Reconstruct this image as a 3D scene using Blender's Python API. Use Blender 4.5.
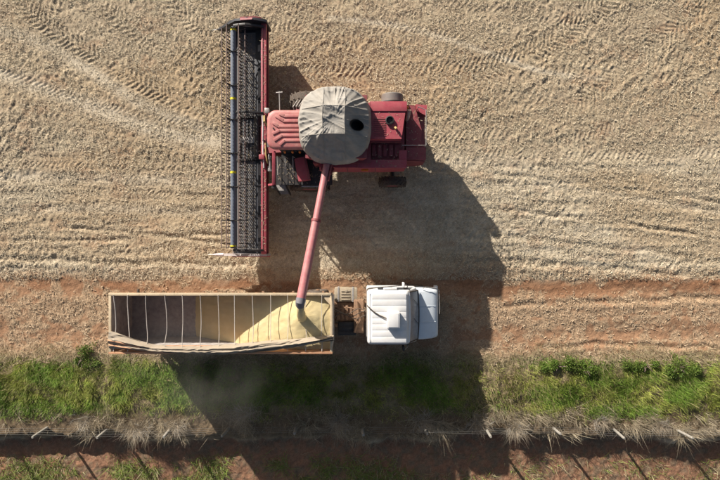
import bpy, bmesh, math, random
import numpy as np
from mathutils import Vector, Matrix

for o in list(bpy.data.objects):
    bpy.data.objects.remove(o)
scene = bpy.context.scene
COL = scene.collection
random.seed(7)
RNG = np.random.default_rng(11)
R = math.radians

# ------------------------------------------------------------------ camera
cam_d = bpy.data.cameras.new('drone_camera')
cam = bpy.data.objects.new('drone_camera', cam_d)
COL.objects.link(cam)
cam.location = (0, 0, 23.0)
cam.rotation_euler = (0, 0, 0)            # a drone looking straight down, north up
cam_d.sensor_width = 36.0
cam_d.lens = 36.0 * 483.0 / 720.0
cam_d.clip_start = 0.5
cam_d.clip_end = 3000
scene.camera = cam

# ------------------------------------------------------------------ light
SUN_TRAVEL = Vector((1.48, -2.02, -1.0)).normalized()
w = bpy.data.worlds.new('World')
scene.world = w
w.use_nodes = True
nt = w.node_tree
nt.nodes.clear()
sky = nt.nodes.new('ShaderNodeTexSky')
sky.sky_type = 'NISHITA'
sky.sun_disc = False
sky.sun_elevation = math.asin(-SUN_TRAVEL.z)
sky.sun_rotation = math.atan2(-SUN_TRAVEL.x, -SUN_TRAVEL.y) % (2 * math.pi)
sky.air_density = 1.0
sky.dust_density = 3.0
sky.ozone_density = 0.6
bg = nt.nodes.new('ShaderNodeBackground')
bg.inputs['Strength'].default_value = 0.046
wo = nt.nodes.new('ShaderNodeOutputWorld')
nt.links.new(sky.outputs[0], bg.inputs[0])
nt.links.new(bg.outputs[0], wo.inputs[0])

sun_d = bpy.data.lights.new('sun', 'SUN')
sun_d.energy = 5.0
sun_d.angle = R(0.55)
sun_d.color = (1.0, 0.935, 0.85)
sun = bpy.data.objects.new('sun', sun_d)
sun.rotation_euler = SUN_TRAVEL.to_track_quat('-Z', 'Y').to_euler()
sun.location = (-30, 40, 25)
COL.objects.link(sun)

scene.view_settings.view_transform = 'Standard'
scene.view_settings.look = 'None'
scene.view_settings.exposure = 0.82
scene.view_settings.gamma = 1.0

# ------------------------------------------------------------------ materials
def nodes_of(m):
    m.use_nodes = True
    n = m.node_tree.nodes
    n.clear()
    return n, m.node_tree.links

def mat(name, base, rough=0.6, metal=0.0, var=0.25, vscale=3.0, dust=None, dust_amt=0.0,
        bump=0.0, bscale=40.0, streak=None, spec=0.5, trans=0.0):
    """painted / weathered surface: base colour, blotchy variation, settled dust, fine relief"""
    m = bpy.data.materials.new(name)
    n, L = nodes_of(m)
    out = n.new('ShaderNodeOutputMaterial')
    b = n.new('ShaderNodeBsdfPrincipled')
    L.new(b.outputs[0], out.inputs[0])
    tc = n.new('ShaderNodeTexCoord')
    mp = n.new('ShaderNodeMapping')
    L.new(tc.outputs['Object'], mp.inputs[0])
    if streak:
        mp.inputs['Scale'].default_value = streak
    n1 = n.new('ShaderNodeTexNoise')
    n1.inputs['Scale'].default_value = vscale
    n1.inputs['Detail'].default_value = 6
    n1.inputs['Roughness'].default_value = 0.65
    L.new(mp.outputs[0], n1.inputs['Vector'])
    rr = n.new('ShaderNodeMapRange')
    rr.inputs['From Min'].default_value = 0.3
    rr.inputs['From Max'].default_value = 0.7
    rr.inputs['To Min'].default_value = 1 - var
    rr.inputs['To Max'].default_value = 1 + var
    L.new(n1.outputs['Fac'], rr.inputs['Value'])
    mul = n.new('ShaderNodeVectorMath')
    mul.operation = 'SCALE'
    mul.inputs[0].default_value = base
    L.new(rr.outputs[0], mul.inputs['Scale'])
    col = mul.outputs[0]
    if dust is not None:
        n2 = n.new('ShaderNodeTexNoise')
        n2.inputs['Scale'].default_value = vscale * 2.3
        n2.inputs['Detail'].default_value = 8
        n2.inputs['Roughness'].default_value = 0.7
        L.new(tc.outputs['Object'], n2.inputs['Vector'])
        r2 = n.new('ShaderNodeMapRange')
        r2.inputs['From Min'].default_value = 0.35
        r2.inputs['From Max'].default_value = 0.75
        r2.inputs['To Min'].default_value = dust_amt * 0.35
        r2.inputs['To Max'].default_value = min(1.0, dust_amt * 1.6)
        L.new(n2.outputs['Fac'], r2.inputs['Value'])
        mx = n.new('ShaderNodeMix')
        mx.data_type = 'RGBA'
        mx.inputs['B'].default_value = (*dust, 1)
        L.new(r2.outputs[0], mx.inputs['Factor'])
        L.new(col, mx.inputs['A'])
        col = mx.outputs['Result']
    L.new(col, b.inputs['Base Color'])
    b.inputs['Metallic'].default_value = metal
    b.inputs['Specular IOR Level'].default_value = spec
    r3 = n.new('ShaderNodeMapRange')
    r3.inputs['To Min'].default_value = max(0.03, rough - 0.12)
    r3.inputs['To Max'].default_value = min(1.0, rough + 0.12)
    L.new(n1.outputs['Fac'], r3.inputs['Value'])
    L.new(r3.outputs[0], b.inputs['Roughness'])
    if bump > 0:
        n3 = n.new('ShaderNodeTexNoise')
        n3.inputs['Scale'].default_value = bscale
        n3.inputs['Detail'].default_value = 5
        L.new(mp.outputs[0], n3.inputs['Vector'])
        bp = n.new('ShaderNodeBump')
        bp.inputs['Strength'].default_value = 0.6
        bp.inputs['Distance'].default_value = bump
        L.new(n3.outputs['Fac'], bp.inputs['Height'])
        L.new(bp.outputs[0], b.inputs['Normal'])
    return m

def vcol_mat(name, rough=0.9, var=0.25, vscale=25.0, bump=0.0, bscale=60.0, trans=0.0, spec=0.2):
    """colour comes from the mesh's own colour attribute, broken up by fine noise"""
    m = bpy.data.materials.new(name)
    n, L = nodes_of(m)
    out = n.new('ShaderNodeOutputMaterial')
    b = n.new('ShaderNodeBsdfPrincipled')
    b.inputs['Roughness'].default_value = rough
    b.inputs['Specular IOR Level'].default_value = spec
    at = n.new('ShaderNodeAttribute')
    at.attribute_name = 'Col'
    tc = n.new('ShaderNodeTexCoord')
    n1 = n.new('ShaderNodeTexNoise')
    n1.inputs['Scale'].default_value = vscale
    n1.inputs['Detail'].default_value = 4
    n1.inputs['Roughness'].default_value = 0.7
    L.new(tc.outputs['Object'], n1.inputs['Vector'])
    rr = n.new('ShaderNodeMapRange')
    rr.inputs['From Min'].default_value = 0.28
    rr.inputs['From Max'].default_value = 0.72
    rr.inputs['To Min'].default_value = 1 - var
    rr.inputs['To Max'].default_value = 1 + var
    L.new(n1.outputs['Fac'], rr.inputs['Value'])
    mul = n.new('ShaderNodeVectorMath')
    mul.operation = 'SCALE'
    L.new(at.outputs['Color'], mul.inputs[0])
    L.new(rr.outputs[0], mul.inputs['Scale'])
    L.new(mul.outputs[0], b.inputs['Base Color'])
    if bump > 0:
        n3 = n.new('ShaderNodeTexNoise')
        n3.inputs['Scale'].default_value = bscale
        n3.inputs['Detail'].default_value = 4
        L.new(tc.outputs['Object'], n3.inputs['Vector'])
        bp = n.new('ShaderNodeBump')
        bp.inputs['Strength'].default_value = 0.7
        bp.inputs['Distance'].default_value = bump
        L.new(n3.outputs['Fac'], bp.inputs['Height'])
        L.new(bp.outputs[0], b.inputs['Normal'])
    if trans > 0:
        t = n.new('ShaderNodeBsdfTranslucent')
        L.new(mul.outputs[0], t.inputs['Color'])
        mx = n.new('ShaderNodeMixShader')
        mx.inputs[0].default_value = trans
        L.new(b.outputs[0], mx.inputs[1])
        L.new(t.outputs[0], mx.inputs[2])
        L.new(mx.outputs[0], out.inputs[0])
    else:
        L.new(b.outputs[0], out.inputs[0])
    return m

DUST = (0.36, 0.27, 0.18)
M = {
 'ground': vcol_mat('field_soil_and_straw', 0.95, 0.30, 26.0, 0.024, 15.0, spec=0.1),
 'straw': vcol_mat('straw_bits', 0.75, 0.15, 8.0, spec=0.25),
 'grass': vcol_mat('grass_blades', 0.6, 0.15, 5.0, trans=0.22, spec=0.25),
 'red': mat('faded_red_paint', (0.36, 0.038, 0.066), 0.5, var=0.24, vscale=2.2, dust=(0.42, 0.24, 0.19), dust_amt=0.20, bump=0.002, bscale=14),
 'red_roof': mat('sun_bleached_red_roof', (0.42, 0.095, 0.10), 0.55, var=0.16, vscale=2.5, dust=(0.50, 0.33, 0.27), dust_amt=0.38, bump=0.002, bscale=12),
 'red_dark': mat('dull_dark_red_paint', (0.23, 0.028, 0.046), 0.6, var=0.25, vscale=3, dust=DUST, dust_amt=0.14),
 'pink': mat('faded_auger_red', (0.42, 0.105, 0.13), 0.45, var=0.18, vscale=2.6, dust=(0.5, 0.34, 0.28), dust_amt=0.34),
 'black': mat('black_steel', (0.018, 0.019, 0.022), 0.5, var=0.3, vscale=5, dust=DUST, dust_amt=0.06),
 'navy': mat('dark_blue_grey_header_paint', (0.016, 0.019, 0.028), 0.55, var=0.3, vscale=3, dust=(0.16, 0.15, 0.14), dust_amt=0.06),
 'reel_tube': mat('slate_reel_tube', (0.125, 0.15, 0.195), 0.42, var=0.15, vscale=3, dust=DUST, dust_amt=0.06),
 'belt': mat('worn_grey_rubber_belt', (0.115, 0.115, 0.12), 0.7, var=0.35, vscale=9, dust=(0.3, 0.27, 0.24), dust_amt=0.2, bump=0.004, bscale=60),
 'steel': mat('worn_bare_steel', (0.42, 0.41, 0.40), 0.4, metal=0.35, var=0.25, vscale=6, dust=DUST, dust_amt=0.25),
 'sheet': mat('grey_sheet_steel', (0.20, 0.20, 0.21), 0.5, metal=0.2, var=0.2, vscale=4, dust=DUST, dust_amt=0.12),
 'rubber': mat('tyre_rubber', (0.022, 0.021, 0.021), 0.8, var=0.3, vscale=8, dust=(0.25, 0.17, 0.11), dust_amt=0.3),
 'tine': mat('dusty_bat_tube', (0.24, 0.17, 0.145), 0.6, var=0.2, vscale=6),
 'tine_dark': mat('dark_tine', (0.06, 0.055, 0.05), 0.6, var=0.2, vscale=6, dust=DUST, dust_amt=0.35),
 'ochre': mat('ochre_hose', (0.42, 0.29, 0.08), 0.6, var=0.2, dust=DUST, dust_amt=.3),
 'yellow': mat('yellow_band', (0.62, 0.55, 0.03), 0.5, var=0.1),
 'orange': mat('amber_plastic', (0.75, 0.22, 0.03), 0.35, var=0.1),
 'white_tip': mat('scuffed_white_plastic', (0.66, 0.58, 0.60), 0.5, var=0.12, dust=DUST, dust_amt=0.2),
 'canvas': mat('weathered_tank_canvas', (0.30, 0.285, 0.26), 0.85, var=0.26, vscale=1.5, dust=(0.27, 0.235, 0.19), dust_amt=0.35, bump=0.012, bscale=9, streak=(1, 2.2, 1)),
 'hole': mat('black_opening_shade', (0.008, 0.008, 0.009), 0.9, var=0.2),  # near-black carries the shade inside the tank opening
 'glass': mat('dark_tinted_glass', (0.03, 0.036, 0.045), 0.1, var=0.1, dust=(.25,.26,.28), dust_amt=0.18),
 'glass_pale': mat('sky_tinted_windscreen_glass', (0.20, 0.22, 0.25), 0.12, var=0.15, dust=(.42, .42, .42), dust_amt=0.35),  # pale grey-blue painted in for the sky's reflection on the glass
 'white': mat('white_truck_paint', (0.74, 0.75, 0.75), 0.35, var=0.05, vscale=2, dust=(0.56, 0.47, 0.38), dust_amt=0.22),
 'white_hood': mat('sky_tinted_white_hood_paint', (0.68, 0.74, 0.79), 0.3, var=0.04, vscale=2, dust=(0.56, 0.50, 0.44), dust_amt=0.16),  # white bonnet with the blue of the skylight put into its colour
 'wood': mat('orange_painted_boards', (0.48, 0.22, 0.11), 0.75, var=0.3, vscale=4, dust=(0.5, 0.38, 0.24), dust_amt=0.3, bump=0.004, bscale=30, streak=(0.3, 3, 3)),
 'rim': mat('tan_rim_capping', (0.52, 0.40, 0.26), 0.7, var=0.25, vscale=5, dust=(0.62, 0.52, 0.36), dust_amt=0.35),
 'floor': mat('grey_trailer_lining', (0.25, 0.225, 0.215), 0.7, var=0.4, vscale=2.4, dust=(0.50, 0.45, 0.40), dust_amt=0.55, bump=0.004, bscale=20),
 'rope': mat('pale_strap', (0.55, 0.50, 0.44), 0.8, var=0.15),
 'tarp': mat('folded_tan_tarpaulin', (0.33, 0.265, 0.185), 0.8, var=0.25, vscale=3, dust=(0.27, 0.235, 0.195), dust_amt=0.5, bump=0.006, bscale=18, streak=(0.4, 4, 4)),
 'tarp_orange': mat('orange_tarpaulin_edge', (0.52, 0.25, 0.13), 0.8, var=0.25, vscale=4, dust=(0.5, 0.38, 0.26), dust_amt=0.3),
 'chassis': mat('muddy_chassis', (0.16, 0.10, 0.065), 0.85, var=0.4, vscale=5, dust=(0.36, 0.21, 0.12), dust_amt=0.5, bump=0.01, bscale=16),
 'chassis_red': mat('rusty_mud', (0.30, 0.13, 0.06), 0.9, var=0.4, vscale=6, dust=(0.40, 0.26, 0.15), dust_amt=0.4, bump=0.01, bscale=20),
 'tank_grey': mat('dusty_grey_metal', (0.30, 0.26, 0.20), 0.6, var=0.25, vscale=6, dust=(0.42, 0.32, 0.2), dust_amt=0.4),
 'post': mat('weathered_pale_post', (0.27, 0.25, 0.215), 0.8, var=0.25, vscale=6, bump=0.004, bscale=40),
 'wire': mat('galvanised_wire', (0.30, 0.29, 0.27), 0.5, metal=0.4, var=0.1),
}

# grain: many small beans -> fine voronoi relief and tint
def grain_material():
    m = bpy.data.materials.new('soybean_grain')
    n, L = nodes_of(m)
    out = n.new('ShaderNodeOutputMaterial')
    b = n.new('ShaderNodeBsdfPrincipled')
    b.inputs['Roughness'].default_value = 0.75
    L.new(b.outputs[0], out.inputs[0])
    tc = n.new('ShaderNodeTexCoord')
    v = n.new('ShaderNodeTexVoronoi')
    v.inputs['Scale'].default_value = 55
    L.new(tc.outputs['Object'], v.inputs['Vector'])
    ns = n.new('ShaderNodeTexNoise')
    ns.inputs['Scale'].default_value = 3.0
    ns.inputs['Detail'].default_value = 8
    L.new(tc.outputs['Object'], ns.inputs['Vector'])
    cr = n.new('ShaderNodeMix')
    cr.data_type = 'RGBA'
    cr.inputs['A'].default_value = (0.62, 0.485, 0.23, 1)
    cr.inputs['B'].default_value = (0.76, 0.64, 0.37, 1)
    L.new(ns.outputs['Fac'], cr.inputs['Factor'])
    L.new(cr.outputs['Result'], b.inputs['Base Color'])
    bp = n.new('ShaderNodeBump')
    bp.inputs['Distance'].default_value = 0.015
    bp.inputs['Strength'].default_value = 0.5
    L.new(v.outputs['Distance'], bp.inputs['Height'])
    L.new(bp.outputs[0], b.inputs['Normal'])
    return m
M['grain'] = grain_material()

# ------------------------------------------------------------------ object helpers
ORIG = {}
def link(o, parent=None):
    COL.objects.link(o)
    if parent is not None:
        o.parent = parent
        ORIG[o.name] = ORIG[parent.name]

def thing(name, label, cat, loc, group=None):
    o = bpy.data.objects.new(name, None)
    o.empty_display_size = 0.3
    COL.objects.link(o)
    o.location = loc
    o['label'] = label
    o['category'] = cat
    if group:
        o['group'] = group
    ORIG[o.name] = Vector(loc)
    return o

class G:
    """collects shapes (world coordinates) and links them as ONE mesh object"""
    def __init__(s):
        s.v = []
        s.f = []
    def add(s, vs, fs):
        k = len(s.v)
        s.v += [tuple(p) for p in vs]
        s.f += [tuple(i + k for i in f) for f in fs]
        return s
    def box(s, x0, x1, y0, y1, z0, z1, bev=0.0, mtx=None):
        if bev > 0:
            bm = bmesh.new()
            bmesh.ops.create_cube(bm, size=1.0)
            for q in bm.verts:
                q.co = Vector(((x0 + x1) / 2 + q.co.x * (x1 - x0), (y0 + y1) / 2 + q.co.y * (y1 - y0), (z0 + z1) / 2 + q.co.z * (z1 - z0)))
            bmesh.ops.bevel(bm, geom=list(bm.edges), offset=bev, segments=2, profile=0.6, affect='EDGES')
            bm.verts.index_update()
            vs = [q.co.copy() for q in bm.verts]
            fs = [[q.index for q in f.verts] for f in bm.faces]
            bm.free()
        else:
            vs = [Vector(p) for p in ((x0, y0, z0), (x1, y0, z0), (x1, y1, z0), (x0, y1, z0), (x0, y0, z1), (x1, y0, z1), (x1, y1, z1), (x0, y1, z1))]
            fs = [(0, 3, 2, 1), (4, 5, 6, 7), (0, 1, 5, 4), (1, 2, 6, 5), (2, 3, 7, 6), (3, 0, 4, 7)]
        if mtx:
            vs = [mtx @ p for p in vs]
        return s.add(vs, fs)
    def bar(s, p0, p1, wd, ht, bev=0.0):
        """rectangular bar from p0 to p1, wd across (horizontal), ht up"""
        p0, p1 = Vector(p0), Vector(p1)
        d = p1 - p0
        ln = d.length
        d.normalize()
        up = Vector((0, 0, 1)) if abs(d.z) < 0.98 else Vector((0, 1, 0))
        sd = d.cross(up).normalized()
        up = sd.cross(d)
        mtx = Matrix((d, sd, up)).transposed().to_4x4()
        mtx.translation = p0
        return s.box(0, ln, -wd / 2, wd / 2, -ht / 2, ht / 2, bev, mtx)
    def tube(s, pts, r, n=8, cap=True):
        pts = [Vector(p) for p in pts]
        rs = r if isinstance(r, (list, tuple)) else [r] * len(pts)
        k = len(s.v)
        prev = None
        for i, p in enumerate(pts):
            t = (pts[min(i + 1, len(pts) - 1)] - pts[max(i - 1, 0)]).normalized()
            if prev is None:
                a = t.orthogonal().normalized()
            else:
                a = (prev - t * prev.dot(t)).normalized()
            prev = a
            b = t.cross(a)
            for j in range(n):
                an = 2 * math.pi * j / n
                s.v.append(tuple(p + (a * math.cos(an) + b * math.sin(an)) * rs[i]))
        for i in range(len(pts) - 1):
            for j in range(n):
                s.f.append((k + i * n + j, k + i * n + (j + 1) % n, k + (i + 1) * n + (j + 1) % n, k + (i + 1) * n + j))
        if cap:
            s.f.append(tuple(k + j for j in reversed(range(n))))
            s.f.append(tuple(k + (len(pts) - 1) * n + j for j in range(n)))
        return s
    def lathe(s, prof, c, axis='Y', n=24, close=True):
        """profile of (along, radius) spun about an axis through c"""
        k = len(s.v)
        c = Vector(c)
        m = len(prof)
        for j in range(n):
            an = 2 * math.pi * j / n
            for a, r in prof:
                x, z = r * math.cos(an), r * math.sin(an)
                p = {'Y': (x, a, z), 'X': (a, x, z), 'Z': (x, z, a)}[axis]
                s.v.append(tuple(c + Vector(p)))
        for j in range(n):
            j2 = (j + 1) % n
            for i in range(m - 1):
                s.f.append((k + j * m + i, k + j * m + i + 1, k + j2 * m + i + 1, k + j2 * m + i))
        if close:
            s.f.append(tuple(k + j * m for j in range(n)))
            s.f.append(tuple(k + j * m + m - 1 for j in reversed(range(n))))
        return s
    def prism(s, poly, axis, a, b):
        """extrude a polygon along an axis; poly is (x,z) for Y, (x,y) for Z, (y,z) for X"""
        def P(p, t):
            return {'Y': (p[0], t, p[1]), 'Z': (p[0], p[1], t), 'X': (t, p[0], p[1])}[axis]
        n = len(poly)
        vs = [P(p, a) for p in poly] + [P(p, b) for p in poly]
        fs = [tuple(range(n)), tuple(reversed(range(n, 2 * n)))]
        fs += [(i, n + i, n + (i + 1) % n, (i + 1) % n) for i in range(n)]
        return s.add(vs, fs)
    def grid(s, fn, nu, nv, skip=None):
        k = len(s.v)
        for i in range(nu + 1):
            for j in range(nv + 1):
                s.v.append(tuple(fn(i / nu, j / nv)))
        for i in range(nu):
            for j in range(nv):
                if skip and skip((i + .5) / nu, (j + .5) / nv):
                    continue
                a = k + i * (nv + 1) + j
                s.f.append((a, a + nv + 1, a + nv + 2, a + 1))
        return s
    def build(s, name, m, parent=None, smooth=35, label=None, bevel=0.0):
        me = bpy.data.meshes.new(name)
        og = ORIG[parent.name] if parent is not None else Vector((0, 0, 0))
        me.from_pydata([(p[0] - og.x, p[1] - og.y, p[2] - og.z) for p in s.v], [], s.f)
        bm = bmesh.new()
        bm.from_mesh(me)
        bmesh.ops.recalc_face_normals(bm, faces=list(bm.faces))
        bm.to_mesh(me)
        bm.free()
        if smooth:
            me.polygons.foreach_set('use_smooth', [True] * len(me.polygons))
            me.set_sharp_from_angle(angle=R(smooth))
        me.materials.append(M[m] if isinstance(m, str) else m)
        o = bpy.data.objects.new(name, me)
        link(o, parent)
        if parent is None:
            ORIG[o.name] = Vector((0, 0, 0))
        if label:
            o['label'] = label
        return o

def share(src, parent, offset):
    """another piece like src (shared mesh), moved by offset"""
    o = src.copy()
    COL.objects.link(o)
    o.parent = parent
    o.location = Vector(src.location) + Vector(offset)
    ORIG[o.name] = ORIG[parent.name]
    return o

# ------------------------------------------------------------------ noise and terrain
_T = [np.random.default_rng(100 + i).random((256, 256)) for i in range(12)]
def vn(x, y, s=0):
    t = _T[s % 12]
    xi = np.floor(x).astype(np.int64)
    yi = np.floor(y).astype(np.int64)
    fx = x - xi
    fy = y - yi
    fx = fx * fx * fx * (fx * (fx * 6 - 15) + 10)
    fy = fy * fy * fy * (fy * (fy * 6 - 15) + 10)
    a = t[xi & 255, yi & 255]
    b = t[(xi + 1) & 255, yi & 255]
    c = t[xi & 255, (yi + 1) & 255]
    d = t[(xi + 1) & 255, (yi + 1) & 255]
    return (a * (1 - fx) + b * fx) * (1 - fy) + (c * (1 - fx) + d * fx) * fy
def fbm(x, y, s=0, o=4, g=0.5):
    v = 0
    a = 1.0
    tot = 0
    for i in range(o):
        v = v + a * vn(x * 2 ** i + 17.3 * i, y * 2 ** i - 9.1 * i, s + i)
        tot += a
        a *= g
    return v / tot
def sst(a, b, x):
    t = np.clip((x - a) / (b - a), 0, 1)
    return t * t * (3 - 2 * t)

def g2(u, v):
    return ((u - 360) / 21.0, (240 - v) / 21.0)

# tyre tracks over the field: (points, tyre width, depth, lug height, lug pitch)
TR = []
def track(pts, wd=0.62, dep=0.05, lug=0.05, pitch=0.24, flip=1):
    TR.append(([g2(*p) for p in pts], wd, dep, lug, pitch, flip))
track([(-20, -34), (15, -6), (45, 24), (82, 48), (130, 78), (190, 106), (250, 124)], 0.85, .04, .052, .26)
track([(60, -40), (96, -4), (122, 22), (150, 38), (205, 52), (300, 66), (400, 56)], 0.8, .035, .042, .26)
track([(150, -30), (170, 0), (188, 20), (215, 30), (300, 18), (380, -20)], 0.7, .03, .04, .25)
track([(-20, 66), (25, 82), (60, 96), (110, 110), (170, 124), (240, 134)], 0.6, .03, .034, .24, -1)
track([(-20, 160), (60, 162), (140, 164), (245, 168)], 0.6, .03, .034, .23)
track([(-20, 192), (60, 191), (130, 194), (250, 200)], 0.45, .03, .03, .22, -1)
track([(655, -40), (612, -4), (582, 20), (545, 46), (500, 64), (440, 74), (300, 76)], 1.15, .04, .052, .27)
track([(700, 10), (660, 40), (622, 72), (588, 96), (550, 118), (480, 130), (430, 134)], 0.9, .035, .042, .26, -1)
track([(760, 60), (715, 80), (670, 104), (620, 128), (560, 146)], 0.8, .03, .034, .25)
track([(440, 6), (500, 14), (560, 24), (640, 14), (760, 4)], 0.7, .03, .03, .25, -1)
track([(420, 150), (500, 148), (600, 152), (680, 150), (760, 146)], 0.8, .03, .032, .25)
track([(280, 36), (340, 30), (420, 26), (500, 40), (580, 56)], 0.7, .025, .034, .25)
# smooth pressed lines and furrows: (points, half width, depth, bank, cover bias)
FU = []
def furrow(pts, hw, dep, bank=0.0, tint=0.0):
    FU.append(([g2(*p) for p in pts], hw, dep, bank, tint))
furrow([(-20, 26), (35, 40), (92, 72), (150, 108), (235, 140)], 0.30, .02, .01, .10)
furrow([(-20, 68), (60, 94), (120, 118), (172, 134), (250, 148)], 0.38, .02, .015, .12)
furrow([(330, 18), (400, 26), (475, 48), (545, 72), (600, 78)], 0.14, .01, .01, .12)
furrow([(430, 170), (480, 173), (560, 181), (640, 191), (740, 206)], 0.10, .07, .05)
furrow([(430, 184), (540, 186), (640, 200), (740, 214)], 0.18, .03, .03, .06)
furrow([(420, 196), (480, 208), (560, 217), (650, 228), (740, 240)], 0.09, .06, .05)
furrow([(470, 236), (560, 242), (650, 252), (740, 262)], 0.12, .04, .03)
furrow([(-20, 240), (60, 241), (150, 237), (255, 232)], 0.10, .06, .05)
furrow([(60, 226), (160, 236), (250, 248)], 0.09, .05, .04)
furrow([(-20, 212), (100, 208), (260, 215)], 0.22, .03, .02, .06)
furrow([(-20, 176), (100, 178), (250, 184)], 0.25, .02, .02, .08)
furrow([(-20, 258), (100, 262), (250, 264)], 0.12, .04, .04)
furrow([(-20, 284), (100, 286), (240, 287), (360, 285), (520, 287), (640, 292), (740, 296)], 0.34, .07, .05)
furrow([(-20, 336), (60, 334), (140, 338), (300, 340), (450, 338), (560, 334), (740, 336)], 0.45, .07, .04)
furrow([(500, 306), (600, 302), (680, 299), (740, 297)], 0.12, .05, .05)
furrow([(470, 262), (520, 262), (600, 268), (740, 276)], 0.14, .04, .05)
furrow([(540, 347), (620, 345), (740, 349)], 0.10, .04, .05)

def polydist(x, y, pts):
    """signed lateral distance and arc length to a smoothed polyline"""
    best = np.full(x.shape, 1e9)
    sd = np.zeros(x.shape)
    sl = np.zeros(x.shape)
    P = [np.array(p) for p in pts]
    Q = []
    for i in range(len(P) - 1):          # Catmull-Rom, 4 pieces per span
        p0, p1, p2, p3 = P[max(i - 1, 0)], P[i], P[i + 1], P[min(i + 2, len(P) - 1)]
        for k in range(4):
            t = k / 4
            Q.append(0.5 * (2 * p1 + (p2 - p0) * t + (2 * p0 - 5 * p1 + 4 * p2 - p3) * t * t + (3 * p1 - p0 - 3 * p2 + p3) * t ** 3))
    Q.append(P[-1])
    acc = 0.0
    for a, b in zip(Q[:-1], Q[1:]):
        d = b - a
        ln = math.hypot(*d)
        if ln < 1e-6:
            continue
        d = d / ln
        rx, ry = x - a[0], y - a[1]
        t = np.clip(rx * d[0] + ry * d[1], 0, ln)
        ex, ey = rx - t * d[0], ry - t * d[1]
        ds = ex * ex + ey * ey
        m = ds < best
        best[m] = ds[m]
        sg = d[0] * ry - d[1] * rx
        sd[m] = sg[m]
        sl[m] = acc + t[m]
        acc += ln
    ds = np.sqrt(best)
    return np.where(sd < 0, -ds, ds), sl

def zones(x, y):
    """surface shares: road soil, verge, dry fringe, lower bank floor (edges wander)"""
    e = (fbm(x * .45, y * .45, 3, 4) - .5)
    e2 = (fbm(x * 1.6, y * 1.6, 5, 3) - .5)
    road = sst(-1.35, -1.95, y + e * 1.0 + e2 * .5) * sst(-5.95, -5.35, y + e * .9 + e2 * .4)
    verge = sst(-5.25, -5.75, y + e * .9 + e2 * .4) * sst(-9.7, -9.2, y)
    low = sst(-9.3, -9.8, y + (fbm(x * .55, y * 0, 6, 4, .6) - .5) * .95)
    return road, verge, low

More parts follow.
